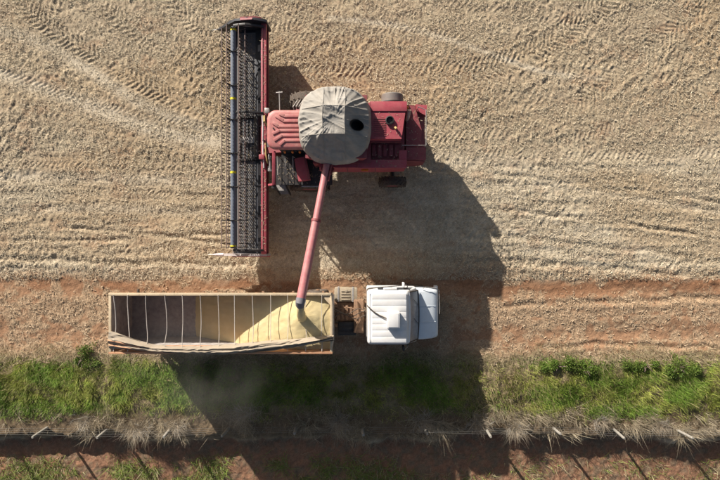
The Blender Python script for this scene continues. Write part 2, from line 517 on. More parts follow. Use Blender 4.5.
def height(x, y, fine=True):
    x = np.asarray(x, float)
    y = np.asarray(y, float)
    road, verge, low = zones(x, y)
    z = (fbm(x * .12, y * .12, 1, 3) - .5) * .12
    fieldm = np.clip(1 - road - verge - low, 0, 1)
    for pts, hw, dep, bank, tint in FU:
        px = [p[0] for p in pts]
        py = [p[1] for p in pts]
        m = (x > min(px) - 2) & (x < max(px) + 2) & (y > min(py) - 2) & (y < max(py) + 2)
        if not m.any():
            continue
        d, sl = polydist(x[m], y[m], pts)
        ad = np.abs(d + (fbm(sl * .8, sl * 0 + hw * 50, 2, 3) - .5) * .25)
        brk = .35 + .65 * sst(.35, .6, fbm(sl * .35 + 31, sl * 0 + dep * 90, 4, 3))
        z[m] += brk * (-.8 * dep * np.exp(-(ad / hw) ** 2) + .45 * bank * np.exp(-((ad - 2 * hw) / hw) ** 2))
    # broad verge crown, then the step down to the lower strip
    z += .16 * np.exp(-((y + 6.9) / 1.3) ** 2) * np.where(y > -9.2, 1, 1)
    st = sst(-9.2, -9.8, y + (fbm(x * .55, y * 0, 6, 4, .6) - .5) * .95 + (fbm(x * 3, y * 3, 2, 3) - .5) * .25)
    z -= .66 * st
    if not fine:
        return z
    lugm = np.zeros(x.shape)
    for pts, wd, dep, lug, pitch, flip in TR:
        px = [p[0] for p in pts]
        py = [p[1] for p in pts]
        m = (x > min(px) - 1) & (x < max(px) + 1) & (y > min(py) - 1) & (y < max(py) + 1)
        if not m.any():
            continue
        d, sl = polydist(x[m], y[m], pts)
        ad = np.abs(d)
        ins = sst(wd / 2 + .06, wd / 2 - .04, ad)
        edge = np.exp(-((ad - wd / 2 - .06) / .07) ** 2)
        ph = sl / pitch + flip * ad / pitch * 0.75 + np.where(d > 0, .5, 0)
        ph = ph + (vn(sl * 2.1, d * 3, 7) - .5) * .8
        wv = np.clip(np.sin(2 * math.pi * ph) * 1.6, -1, 1)
        wear = .40 + .60 * sst(.36, .64, fbm(sl * .5 + wd * 40, d * .6, 8, 3))
        z[m] += ins * (-dep * .3 + lug * .38 * wv * wear) + edge * dep * .12
        lugm[m] = np.maximum(lugm[m], ins)
    flat = np.zeros(x.shape)                   # pressed pale lines lose their crumbly relief
    for pts, hw, dep, bank, tn in FU:
        if tn < .1:
            continue
        m = y > 4
        d, sl = polydist(x[m], y[m], pts)
        flat[m] = np.maximum(flat[m], np.exp(-(d / hw) ** 2))
    fieldm = fieldm * (1 - .75 * flat)
    # clods, stubble rows and chopped straw relief
    cl = fbm(x * 5.2, y * 5.2, 2, 4, .62) - .5
    rid = 1 - np.abs(2 * fbm((x * .55 + y) * 3.6, (y * .45 - x) * 2.4, 9, 3, .55) - 1)
    area = .55 + .75 * sst(.35, .65, fbm(x * .22, y * .5, 10, 3))
    smooth = 1 - .45 * sst(4.2, 2.6, y) * sst(-1.2, 0, y)
    # short diagonal dashes left by overlapping tyre lugs, at two scales
    wx_, wy_ = x + .35 * (fbm(x * .5, y * .5, 4, 2) - .5), y + .35 * (fbm(x * .5, y * .5, 7, 2) - .5)
    dash = vn((wx_ * .87 - wy_ * .5) * 8.5, (wx_ * .5 + wy_ * .87) * 3.9, 6) - .5
    dash2 = vn((wx_ * .87 + wy_ * .5) * 10.5, (wx_ * -.5 + wy_ * .87) * 4.6, 9) - .5
    mixd = sst(.4, .6, fbm(x * .3, y * .3, 11, 2))
    z += fieldm * (1 - .5 * lugm) * smooth * area * .052 * (dash * (1 - .5 * mixd) + dash2 * (.35 + .5 * mixd))
    z += fieldm * (1 - .45 * lugm) * (.028 * cl * area * smooth + .018 * (rid - .8) * area + .036 * (fbm(x * 9.5, y * 9.5, 1, 2, .6) - .5))
    str_ = fbm(x * .55, y * 4.6, 4, 4, .6) - .5        # streaks along the working direction
    z += fieldm * .060 * str_ * sst(5.0, 3.0, y)
    z += road * (.050 * (fbm(x * 4.3, y * 5.0, 5, 4, .6) - .5) + .03 * (fbm(x * .7, y * 3.6, 3, 3) - .5))
    z += (verge + low) * .10 * (fbm(x * 4, y * 4, 6, 4) - .5)
    return z

def lerp(a, b, t):
    return a + (b - a) * t[:, None]

def ground_colour(x, y):
    road, verge, low = zones(x, y)
    n1 = fbm(x * .35, y * .8, 1, 4)
    n2 = fbm(x * 3.2, y * 3.2, 2, 4, .6)
    n3 = fbm(x * 9.5, y * 9.5, 8, 3, .6)
    straw = np.array([.475, .395, .275])
    brown = np.array([.335, .258, .180])
    red = np.array([.325, .190, .112])
    dred = np.array([.265, .132, .070])
    c = np.tile(straw, (len(x), 1))
    c = lerp(c, brown, np.clip(.95 * sst(.38, .70, n2 * .55 + n1 * .30 + n3 * .25), 0, 1))
    pale = np.array([.525, .458, .345])
    gold = np.array([.375, .275, .170])
    lowf = fbm(x * .10, y * .28, 5, 3)
    c = lerp(c, pale, .60 * np.clip(sst(4.6, 3.2, y) * sst(.35, .60, fbm(x * .06 + 4, y * .9, 9, 3)) + .6 * sst(.52, .70, lowf), 0, 1))
    c = lerp(c, gold, .8 * np.clip(.42 * sst(4.6, 6.4, y + (lowf - .5) * 5) + .8 * sst(.50, .36, lowf) + .5 * np.exp(-((x - 2.5) / 4.5) ** 2 - ((y - 7.2) / 2.0) ** 2), 0, 1))
    tint = np.zeros(len(x))
    for pts, hw, dep, bank, tn in FU:
        if tn <= 0:
            continue
        d, sl = polydist(x, y, pts)
        tint = np.maximum(tint, tn * 8 * np.exp(-(d / hw) ** 2))
    c = lerp(c, np.array([.55, .475, .36]), np.clip(tint, 0, .85))
    # bare red patches in the field, denser towards the dirt road
    bare = sst(.66, .78, fbm(x * .7 + 9, y * 1.3, 6, 4) + .10 * np.exp(-((y + .6) / 1.2) ** 2))
    c = lerp(c, red, bare * .38)
    # dirt road: two red wheel bands with straw blown between them
    b1 = np.exp(-((y + 2.15 + (fbm(x * .3, y * 0, 3, 2) - .5) * .6) / .42) ** 2)
    b2 = np.exp(-((y + 4.35 + (fbm(x * .3, y * 0 + 5, 4, 2) - .5) * .7) / .60) ** 2)
    soil = lerp(np.tile(red, (len(x), 1)), dred, np.clip(b1 * .75 * sst(.3, .6, n1), 0, 1))
    litter = sst(.40, .62, fbm(x * 2.0, y * 2.4, 7, 5, .62) + .16 - .30 * b1 - .16 * b2 + .05 * np.sin(y * 3))
    soil = lerp(soil, np.array([.45, .345, .225]), litter * .55)
    c = lerp(c, soil, road)
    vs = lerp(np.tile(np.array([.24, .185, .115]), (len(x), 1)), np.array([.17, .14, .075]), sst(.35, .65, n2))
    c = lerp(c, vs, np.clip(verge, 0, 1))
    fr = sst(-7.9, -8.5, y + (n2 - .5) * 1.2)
    c = lerp(c, np.array([.155, .110, .070]), np.clip(verge, 0, 1) * fr * .85)  # soil under the dry fringe darkened to deepen its shadow band
    ls = lerp(np.tile(np.array([.275, .150, .092]), (len(x), 1)), np.array([.21, .145, .095]), sst(.4, .7, n2))
    c = lerp(c, ls, low)
    n4 = fbm(x * 21.0, y * 21.0, 4, 2, .6)
    c *= ((0.80 + .34 * n3) * (.74 + .52 * n4))[:, None]
    return c

def set_colours(me, c):
    a = me.color_attributes.new('Col', 'FLOAT_COLOR', 'POINT')
    buf = np.ones((len(c), 4), np.float32)
    buf[:, :3] = c
    a.data.foreach_set('color', buf.ravel())

def np_mesh(name, V, F, cols, m, smooth=True):
    """V (n,3), F (k,3 or 4) arrays -> one object"""
    me = bpy.data.meshes.new(name)
    me.vertices.add(len(V))
    me.vertices.foreach_set('co', np.ascontiguousarray(V, np.float32).ravel())
    k = F.shape[1]
    me.loops.add(F.size)
    me.loops.foreach_set('vertex_index', np.ascontiguousarray(F, np.int32).ravel())
    me.polygons.add(len(F))
    me.polygons.foreach_set('loop_start', np.arange(0, F.size, k, dtype=np.int32))
    me.polygons.foreach_set('use_smooth', np.full(len(F), smooth))
    me.update(calc_edges=True)
    me.validate()
    set_colours(me, cols)
    me.materials.append(M[m])
    o = bpy.data.objects.new(name, me)
    COL.objects.link(o)
    return o

def axis_pts(lo, hi, st, far):
    core = np.arange(lo, hi + st * .5, st)
    a, b, d = [], [], st
    p = hi
    while p < far:
        d *= 1.45
        p += d
        a.append(p)
    d, p = st, lo
    while p > -far:
        d *= 1.45
        p -= d
        b.append(p)
    return np.concatenate([np.array(b[::-1]), core, np.array(a)])

xs = axis_pts(-18.6, 18.6, .045, 700)
ys = axis_pts(-12.6, 12.4, .045, 700)
gx, gy = np.meshgrid(xs, ys, indexing='ij')
fx, fy = gx.ravel(), gy.ravel()
near = (np.abs(fx) < 30) & (np.abs(fy) < 24)
fz = np.zeros(len(fx))
fz[near] = height(fx[near], fy[near])
fz[~near] = np.where(fy[~near] < -9.5, -.66, 0.0)
nx, ny = len(xs), len(ys)
ii, jj = np.meshgrid(np.arange(nx - 1), np.arange(ny - 1), indexing='ij')
q = (ii * ny + jj).ravel()
quads = np.stack([q, q + ny, q + ny + 1, q + 1], 1)
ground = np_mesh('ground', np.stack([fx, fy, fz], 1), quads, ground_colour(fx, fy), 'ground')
ground['kind'] = 'structure'
ground['label'] = 'harvested straw coloured field with red dirt track and grassy verge'

# ------------------------------------------------------------------ straw litter
def straws(name, px, py, ln, wd, col, lift, label, cat, yaw=None, tilt=.35):
    n = len(px)
    z = height(px, py)
    a = RNG.uniform(0, 2 * math.pi, n) if yaw is None else yaw
    tl = RNG.normal(0, tilt, n)
    d = np.stack([np.cos(a) * np.cos(tl), np.sin(a) * np.cos(tl), np.sin(tl)], 1)
    s = np.stack([-np.sin(a), np.cos(a), RNG.normal(0, .5, n)], 1)
    c0 = np.stack([px, py, z + lift + np.abs(np.sin(tl)) * ln * .35], 1)
    e = d * (ln / 2)[:, None]
    h = s * (wd / 2)[:, None]
    V = np.empty((n * 4, 3))
    V[0::4] = c0 - e - h
    V[1::4] = c0 + e - h * .6
    V[2::4] = c0 + e + h * .6
    V[3::4] = c0 - e + h
    F = np.arange(n * 4).reshape(n, 4)
    o = np_mesh(name, V, F, np.repeat(col, 4, 0), 'straw', False)
    o['kind'] = 'stuff'
    o['label'] = label
    o['category'] = cat
    return o

n = 210000
px = RNG.uniform(-18.2, 18.2, n)
py = RNG.uniform(-1.9, 12.2, n)
keep = fbm(px * 1.1, py * 2.2, 3, 3) + RNG.normal(0, .16, n) > .40
px, py = px[keep], py[keep]
n = len(px)
t = RNG.random(n)
col = np.outer(1 - t, [.38, .30, .20]) + np.outer(t, [.60, .52, .38])
straws('straw_litter', px, py, RNG.gamma(3, .018, n) + .03, RNG.uniform(.010, .024, n), col, .02,
       'chopped pale straw scattered over the harvested field', 'straw', tilt=.28)
n = 46000
px = RNG.uniform(-18.2, 18.2, n)
py = RNG.uniform(-5.9, -1.3, n)
b1 = np.exp(-((py + 2.15) / .42) ** 2)
b2 = np.exp(-((py + 4.35) / .6) ** 2)
keep = fbm(px * 2.0, py * 2.4, 7, 5, .62) + RNG.normal(0, .11, n) - .30 * b1 - .16 * b2 > .42
px, py = px[keep], py[keep]
n = len(px)
t = RNG.random(n)
col = np.outer(1 - t, [.36, .24, .15]) + np.outer(t, [.56, .45, .31])
straws('track_straw', px, py, RNG.gamma(3, .022, n) + .03, RNG.uniform(.010, .024, n), col, .025,
       'pale straw tufts blown across the red dirt track', 'straw')

# ------------------------------------------------------------------ grass
def blades(px, py, ln, wd, lean, col, yaw=None, segs=3, droop=1.0, base_z=None):
    """curved grass blades as strips; returns V,F,C"""
    n = len(px)
    z0 = height(px, py) - .02 if base_z is None else base_z
    a = RNG.uniform(0, 2 * math.pi, n) if yaw is None else yaw
    dx, dy = np.cos(a), np.sin(a)
    tw = a + math.pi / 2 + RNG.normal(0, .6, n)
    sx, sy = np.cos(tw), np.sin(tw)
    V = np.empty((n, segs + 1, 2, 3))
    for k in range(segs + 1):
        t = k / segs
        out = ln * (lean * t + droop * .5 * lean * t * t)
        up = ln * (t - .42 * droop * lean * t * t)
        cx, cy, cz = px + dx * out, py + dy * out, z0 + up
        hw = wd * (1 - t * .93) * .5
        V[:, k, 0] = np.stack([cx - sx * hw, cy - sy * hw, cz], 1)
        V[:, k, 1] = np.stack([cx + sx * hw, cy + sy * hw, cz], 1)
    base = (np.arange(n) * (segs + 1) * 2)[:, None]
    F = []
    for k in range(segs):
        i = 2 * k
        F.append(base + np.array([[i, i + 1, i + 3, i + 2]]))
    F = np.stack(F, 1).reshape(-1, 4)
    C = np.repeat(col, (segs + 1) * 2, 0)
    return V.reshape(-1, 3), F, C

def merge(parts):
    V, F, C, k = [], [], [], 0
    for v, f, c in parts:
        V.append(v)
        F.append(f + k)
        C.append(c)
        k += len(v)
    return np.concatenate(V), np.concatenate(F), np.concatenate(C)

def tint(n, a, b, j=.18):
    t = RNG.random(n)
    c = np.outer(1 - t, a) + np.outer(t, b)
    return c * (1 + RNG.normal(0, j, n))[:, None].clip(.4, 1.7)

parts = []
n = 330000
px = RNG.uniform(-18.3, 18.3, n)
py = RNG.uniform(-8.75, -5.35, n)
ed = (fbm(px * .45, py * .45, 3, 4) - .5) * .9
dens = np.exp(-((py + 7.0 + ed) / 1.15) ** 4)
dens *= 1 - .2 * sst(5.5, 7.5, px) * sst(-6.75, -6.35, py + ed * .6)
bare = np.exp(-((px - 6.3) / 1.0) ** 2) * .8          # dry gap just past the cab's shadow
pat = fbm(px * .8, py * 1.1, 6, 4)
pat2 = fbm(px * 2.6, py * 2.6, 9, 3)
bare = np.maximum(bare, .5 * sst(-8.5, -6.5, px) * sst(5.5, 4, px))   # thinner beside the parked truck
keep = RNG.random(n) < dens * (1 - bare) * (.18 + 1.1 * sst(.34, .56, pat * .6 + pat2 * .4))
px, py, pat, pat2 = px[keep], py[keep], pat[keep], pat2[keep]
n = len(px)
gm = sst(.40, .62, pat + RNG.normal(0, .06, n))
col = lerp(tint(n, [.23, .28, .05], [.39, .40, .10], .25), np.array([.13, .265, .03]), gm * .72)
col *= (.45 + 1.0 * fbm(px * 2.1, py * 2.1, 10, 3))[:, None]
dry = RNG.random(n) < (.10 + .5 * np.exp(-((px - 6.4) / 1.8) ** 2))
col[dry] = tint(int(dry.sum()), [.33, .26, .13], [.46, .38, .21])
ln = RNG.gamma(8, .021, n) * (.5 + 1.0 * pat2)
yaw = fbm(px * .7, py * .7, 4, 3) * 9 + RNG.normal(0, 1.3, n)
parts.append(blades(px, py, ln, RNG.uniform(.012, .026, n), RNG.uniform(.15, .8, n), col, yaw, 2))
V, F, C = merge(parts)
o = np_mesh('verge_grass', V, F, C, 'grass')
o['kind'] = 'stuff'
o['label'] = 'long green grass along the verge beside the dirt track'
o['category'] = 'grass'

# dry straw-coloured fringe under the fence
parts = []
n = 52000
px = RNG.uniform(-18.3, 18.3, n)
py = -8.72 + RNG.normal(0, .36, n) - (fbm(px * .55, px * 0, 6, 4, .6) - .5) * 1.1
keep = RNG.random(n) < (.02 + 1.2 * sst(.51, .61, fbm(px * 1.1, py * 1.8, 8, 4)))
px, py = px[keep], py[keep]
n = len(px)
col = tint(n, [.22, .17, .11], [.56, .48, .34], .25)
ln = RNG.gamma(6, .050, n) * (.35 + 1.3 * fbm(px * 1.3, py * 1.3, 1, 2))
yaw = fbm(px * 1.6, py * 1.6, 7, 3) * 14 + RNG.normal(0, 1.0, n)
parts.append(blades(px, py, ln, RNG.uniform(.008, .02, n), RNG.uniform(.2, 1.0, n), col, yaw))
n = 16000                                     # dry edge between track and grass
px = RNG.uniform(-18.3, 18.3, n)
py = -5.55 + RNG.normal(0, .22, n) + (fbm(px * .45, px * 0 - 5.5, 3, 4) - .5) * -.9
keep = fbm(px * 1.0, py, 2, 3) + RNG.normal(0, .1, n) > .42
px, py = px[keep], py[keep]
n = len(px)
parts.append(blades(px, py, RNG.gamma(5, .04, n), RNG.uniform(.01, .02, n), RNG.uniform(.5, 1.2, n), tint(n, [.30, .25, .13], [.50, .42, .27])))
V, F, C = merge(parts)
o = np_mesh('dry_grass', V, F, C, 'grass')
o['kind'] = 'stuff'
o['label'] = 'dry bleached grass along the fence line and track edge'
o['category'] = 'dry grass'

# weeds on the lower strip beyond the bank
n = 42000
px = RNG.uniform(-18.3, 18.3, n)
py = RNG.uniform(-12.4, -9.9, n)
pt = fbm(px * .7 + 3, py * 1.0, 2, 4)
keep = RNG.random(n) < sst(-10.3, -11.5, py) * sst(.42, .58, pt + .05) * (1 - .72 * sst(-1, 4, px))
px, py, pt = px[keep], py[keep], pt[keep]
n = len(px)
col = tint(n, [.14, .22, .035], [.27, .32, .08])
dry = RNG.random(n) < .22 + .4 * sst(0, 5, px)
col[dry] = tint(int(dry.sum()), [.30, .25, .14], [.46, .40, .24])
V, F, C = blades(px, py, RNG.gamma(6, .045, n), RNG.uniform(.014, .035, n), RNG.uniform(.4, 1.1, n), col)
o = np_mesh('bank_weeds', V, F, C, 'grass')
o['kind'] = 'stuff'
o['label'] = 'patchy green weeds on the red soil below the bank'
o['category'] = 'weeds'

# separate bushes: leafy green weeds and dead brush clumps
def leafy_bush(x, y, rad, h, label):
    t = thing('weed_bush', label, 'bush', (x, y, float(height(np.array([x]), np.array([y]))[0])), 'leafy weed bushes on the verge')
    og = ORIG[t.name]
    st = G()
    for k in range(9):
        a = random.uniform(0, 6.28)
        rr = random.uniform(.2, .8) * rad
        st.tube([og, og + Vector((math.cos(a) * rr * .4, math.sin(a) * rr * .4, h * .5)), og + Vector((math.cos(a) * rr, math.sin(a) * rr, h * random.uniform(.7, 1)))], [.014, .01, .004], 5)
    st.build('stem', 'tine', t)
    n = int(2400 * rad / .5)
    a = RNG.uniform(0, 6.28, n)
    rr = rad * 1.15 * np.sqrt(RNG.random(n)) * (.72 + .25 * np.sin(a * 3 + x) + .2 * np.sin(a * 7 + y * 3)) * (1 + .12 * RNG.normal(0, 1, n))
    zz = .8 * h * (1 - np.minimum(1, rr / (rad * 1.3)) ** 2) * RNG.uniform(.35, 1.05, n)
    nl = RNG.integers(4, 7)
    lx, ly = RNG.normal(0, rad * .62, nl) * 1.3, RNG.normal(0, rad * .32, nl)
    ls = RNG.uniform(.35, .8, nl)
    li = RNG.integers(0, nl, n)
    c = np.stack([lx[li] + np.cos(a) * rr * ls[li], ly[li] + np.sin(a) * rr * ls[li], zz * (.5 + .6 * ls[li])], 1)
    d = RNG.normal(0, 1, (n, 3)) + c * [1.5, 1.5, .8]
    d /= np.linalg.norm(d, axis=1)[:, None]
    s = np.cross(d, RNG.normal(0, 1, (n, 3)))
    s /= np.linalg.norm(s, axis=1)[:, None]
    L = RNG.uniform(.03, .085, n)[:, None]
    V = np.empty((n * 4, 3))
    V[0::4] = c
    V[1::4] = c + d * L * .55 + s * L * .28
    V[2::4] = c + d * L
    V[3::4] = c + d * L * .55 - s * L * .28
    col = tint(n, [.07, .14, .02], [.17, .22, .045], .35)
    o = np_mesh('foliage', V, np.arange(n * 4).reshape(n, 4), np.repeat(col, 4, 0), 'grass', False)
    o.parent = t
    ORIG[o.name] = og

for (u, v, rad, h, lab) in [
    (556, 366, .50, .42, 'dark green leafy bush at the track edge, nearest to the truck shadow on its right'),
    (584, 367, .52, .40, 'low ragged green bush between two darker ones at the track edge'),
    (643, 363, .46, .42, 'small green leafy bush just left of the largest one on the verge'),
    (674, 366, .62, .50, 'largest dark green leafy bush near the right edge of the verge'),
    (84, 358, .55, .36, 'low green leafy bush beside the tail of the trailer')]:
    x, y = g2(u, v)
    leafy_bush(x, y, rad, h, lab)

def dead_brush(x, y, rad, h, label):
    t = thing('dead_brush', label, 'brush', (x, y, float(height(np.array([x]), np.array([y]))[0])), 'dead brush clumps along the fence')
    og = ORIG[t.name]
    n = int(330 * rad / .5)
    a = RNG.uniform(0, 6.28, n)
    bias = RNG.uniform(-1, 1)
    r0 = rad * (.25 + .85 * RNG.random()) * np.sqrt(RNG.random(n)) * (.6 + .5 * np.sin(a * 2 + x))
    V, F, C = blades(np.cos(a) * r0 * 1.7, np.sin(a) * r0 * .8, RNG.uniform(.5, 1.1, n) * h, RNG.uniform(.008, .018, n),
                     RNG.uniform(.3, 1.0, n), tint(n, [.26, .20, .14], [.58, .50, .38]), RNG.uniform(0, 6.28, n), 4, 1.0, np.zeros(n))
    o = np_mesh('dry_stems', V, F, C, 'grass')
    o.parent = t
    ORIG[o.name] = og
    tw = G()
    for k in range(14):
        an = random.uniform(0, 6.28)
        L = random.uniform(.6, 1.1) * h
        ob = og + Vector((random.uniform(-.6, .6) * rad, random.uniform(-.3, .3) * rad, 0))
        p1 = ob + Vector((math.cos(an) * L * .4, math.sin(an) * L * .4, L * .4))
        p2 = ob + Vector((math.cos(an + .5) * L * .8, math.sin(an + .5) * L * .8, L * .5))
        tw.tube([ob, p1, p2], [.012, .009, .004], 5)
        for q in range(2):
            a2 = an + random.uniform(-1, 1)
            tw.tube([p1, p1 + Vector((math.cos(a2) * L * .35, math.sin(a2) * L * .35, L * .15))], [.007, .003], 4)
    tw.build('twigs', 'post', t)

for (u, v, rad, h, lab) in [
    (139, 428, .75, .7, 'bleached dry brush spilling over the bank left of the trailer shadow'),
    (178, 424, .55, .6, 'pale dry brush at the left edge of the trailer shadow'),
    (244, 412, .70, .65, 'shaded dry brush on the verge under the trailer'),
    (340, 420, .55, .7, 'tall dry brush in shade below the trailer front'),
    (424, 420, .65, .75, 'grey dead brush around a post below the truck hood'),
    (478, 422, .60, .6, 'sunlit dry brush at the right edge of the truck shadow'),
    (514, 428, .65, .65, 'pale arching dry brush next to the leaning post right of the shadow'),
    (86, 420, .50, .55, 'dry brush between the two leftmost fence posts'),
    (600, 420, .50, .5, 'dry brush left of the third fence post from right'),
    (660, 424, .55, .5, 'dry brush between the two rightmost fence posts')]:
    x, y = g2(u, v)
    dead_brush(x, y, rad, h, lab)

# ------------------------------------------------------------------ wire fence
fence = thing('wire_fence', 'wire fence on short pale leaning posts along the bank', 'fence', (0, -9.0, 0.0))
post_x = [(u - 360) / 21.0 for u in (-14, 47, 107, 171, 229, 296, 362, 424, 486, 553, 614, 676, 738)]
proto = None
pt = []
for i, x in enumerate(post_x):
    y = -9.0 + random.uniform(-.05, .08)
    z = float(height(np.array([x]), np.array([y]))[0])
    h = random.uniform(.85, 1.1)
    g = G()
    lean = Vector((random.uniform(-.07, .07), random.uniform(-.06, .06), 1)).normalized()
    r0 = random.uniform(.06, .08)
    g.tube([Vector((x, y, z - .1)), Vector((x, y, z)) + lean * h * .5, Vector((x, y, z)) + lean * (h - .03), Vector((x, y, z)) + lean * h],
           [r0, r0 * .97, r0 * .93, r0 * .75], 9)
    g.build('fence_post', 'post', fence)
    pt.append((Vector((x, y, z)), lean, h))
for fr in (.95, .72, .48, .25):
    g = G()
    P = []
    for i, (b, l, h) in enumerate(pt):
        p = b + l * 1.0 * fr + Vector((0, .09, 0))
        if P:
            P.append((P[-1] + p) / 2 + Vector((0, 0, -.025)))
        P.append(p)
    g.tube(P, .003, 5)
    g.build('wire', 'wire', fence)

# ------------------------------------------------------------------ wheels
def wheel(parent, c, Rr, wd, rim_r, lugs=0, rim_mat='red', lug_h=.04, out=1):
    """rim with hub, tyre and tread; axle along Y"""
    hw = wd / 2
    c = Vector(c)
    rim = G().lathe([(-hw * .8, rim_r), (-hw * .72, rim_r * .9), (-hw * .2, rim_r * .82), (-hw * .12, .1), (hw * .12, .1), (hw * .2, rim_r * .82), (hw * .72, rim_r * .9), (hw * .8, rim_r)], c, n=28)
    rim.lathe([(-hw * .5, .05), (-hw * .45, .12), (hw * .45, .12), (hw * .5, .05)], c, n=14)
    w_ = rim.build('wheel', rim_mat, parent)
    ty = G().lathe([(-hw * .78, rim_r * .97), (-hw, rim_r + (Rr - rim_r) * .35), (-hw * .97, Rr - .12 * (Rr - rim_r) - .05), (-hw * .8, Rr - .03), (-hw * .3, Rr),
                    (hw * .3, Rr), (hw * .8, Rr - .03), (hw * .97, Rr - .12 * (Rr - rim_r) - .05), (hw, rim_r + (Rr - rim_r) * .35), (hw * .78, rim_r * .97)], c, n=40, close=False)
    ty.build('tyre', 'rubber', w_)
    if lugs:
        tr = G()
        for k in range(lugs):
            for sgn in (-1, 1):
                a = 2 * math.pi * (k + (.5 if sgn > 0 else 0)) / lugs
                da = 2 * math.pi / lugs * .9
                p0 = c + Vector((math.cos(a) * (Rr + lug_h * .3), sgn * hw * .02, math.sin(a) * (Rr + lug_h * .3)))
                a2 = a + da
                p1 = c + Vector((math.cos(a2) * (Rr - .02), sgn * hw * .97, math.sin(a2) * (Rr - .02)))
                tr.bar(p0, p1, .05, lug_h * 1.5)
        tr.build('tread', 'rubber', w_, smooth=0)
    return w_

# ================================================================== COMBINE
CY = 4.42
comb = thing('combine_harvester', 'faded red combine harvester with grey canvas over its grain tank', 'combine', (-0.6, CY, 0))

# main body shell with side panels
g = G()
g.prism([(-1.95, 1.15), (-1.95, 2.95), (.45, 2.95), (.45, 2.62), (1.88, 2.62), (1.88, 1.35), (1.2, 1.05)], 'Y', 3.18, 5.62)
g.build('body', 'red_dark', comb)
for y0, y1, nm in ((3.02, 3.17, 'side_panel'), (5.63, 5.74, 'side_panel')):
    g = G()
    g.prism([(-1.75, 1.55), (-1.7, 2.86), (1.92, 2.80), (1.92, 1.75), (.9, 1.45)], 'Y', y0, y1)
    g.build(nm, 'red', comb)
    for xx in (-.55, .65):
        g = G()
        g.box(xx, xx + .025, y0 - .004, y1 + .004, 1.6, 2.82)
        g.build('panel_seam', 'black', comb)
# grain tank under the canvas
g = G()
g.prism([(-1.9, 2.9), (-2.2, 3.55), (.28, 3.55), (.1, 2.9)], 'Y', 3.3, 5.85)
tank = g.build('grain_tank', 'red_dark', comb)
# engine deck
g = G()
g.prism([(.40, 5.60), (1.90, 5.60), (1.68, 4.10), (.40, 4.10)], 'Z', 2.64, 3.42)
g.box(.40, 1.90, 5.22, 5.615, 3.422, 3.46, .012)
deck = g.build('engine_hood', 'red', comb)
g = G()
for k in range(9):
    g.box(.55, 1.05, 4.22 + k * .085, 4.25 + k * .085, 3.422, 3.44)
g.build('louvre', 'red_dark', deck)
g = G()
g.lathe([(0, .175), (.1, .18), (.11, .14), (.03, .13)], (1.20, 4.84, 3.42), 'Z', 22, close=False)
g.lathe([(0.02, .15), (.03, .001)], (1.20, 4.84, 3.42), 'Z', 22, close=False)
g.build('air_intake', 'black', deck)
g = G()
g.tube([(1.42, 4.56, 3.42), (1.43, 4.54, 3.52), (1.46, 4.48, 3.55)], [.045, .05, .045], 10)
g.build('filler_cap', 'ochre', deck)
g = G()
g.box(.42, 1.72, 3.42, 4.10, 2.64, 2.68)
for k in range(5):
    g.box(.5 + k * .24, .66 + k * .24, 3.5, 4.0, 2.68, 2.75 + .05 * (k % 2), .015)
g.box(.42, 1.72, 4.06, 4.115, 2.68, 3.0)
g.build('service_deck', 'red_dark', comb)
g = G()
g.box(-.1, 1.95, 3.0, 3.36, 2.80, 2.88, .02)
g.box(1.62, 1.95, 3.36, 3.75, 2.80, 2.87, .02)
g.build('deck_ledge', 'red', comb)
# rotary screen drum on the north side
g = G()
g.lathe([(0, .40), (.03, .46), (.36, .46), (.40, .43), (.41, .05)], (1.36, 5.72, 2.62), 'Y', 30)
dr = g.build('screen_drum', mat('dull_grey_drum', (.12, .115, .115), .6, var=.15, dust=DUST, dust_amt=.2), comb)
g = G()
g.lathe([(0, .475), (.045, .475)], (1.36, 5.74, 2.62), 'Y', 30)
g.build('drum_band', 'black', dr)
# rear straw hood
g = G()
g.prism([(1.93, 2.55), (2.30, 2.52), (2.78, 2.25), (2.80, 1.25), (2.4, 1.0), (1.93, 1.0)], 'Y', 3.36, 5.72)
hood = g.build('straw_hood', 'red_dark', comb)
g = G()
g.prism([(1.95, 5.66), (2.32, 5.66), (2.62, 4.6), (2.55, 3.95), (1.95, 3.95)], 'Z', 2.54, 2.58)
g.build('hood_cover', 'red_dark', hood)
g = G()
g.prism([(1.94, 3.40), (2.78, 3.38), (2.78, 3.9), (1.94, 3.92)], 'Z', 2.545, 2.64)
g.build('rear_step', 'red_dark', hood)
g = G()
g.prism([(2.36, 5.74), (2.83, 5.70), (2.80, 5.25), (2.42, 5.45)], 'Z', 2.30, 2.60)
g.build('corner_panel', 'red', hood)
g = G()
g.tube([(1.75, 3.93, 2.66), (1.75, 3.93, 2.98), (2.74, 3.93, 2.98), (2.74, 5.40, 2.98), (2.42, 5.52, 2.98), (2.42, 5.52, 2.6)], .019, 7)
g.tube([(2.74, 3.93, 2.3), (2.74, 3.93, 2.98)], .019, 7)
g.tube([(2.74, 4.7, 2.3), (2.74, 4.7, 2.98)], .019, 7)
g.build('handrail', 'steel', comb)
g = G()
g.tube([(1.98, 5.10, 2.58), (1.99, 5.12, 2.95), (2.02, 5.35, 3.12)], .085, 12)
g.build('exhaust_pipe', mat('heat_stained_steel', (.5, .34, .27), .5, var=.3, vscale=8), comb)
g = G()
g.lathe([(0, .06), (.09, .055), (.12, .02)], (2.0, 5.58, 2.6), 'Z', 12)
g.build('amber_lamp', 'orange', comb)
g = G()
g.box(.05, .35, 2.93, 3.02, 2.42, 2.50, .015)
g.build('side_lamp', 'orange', comb)

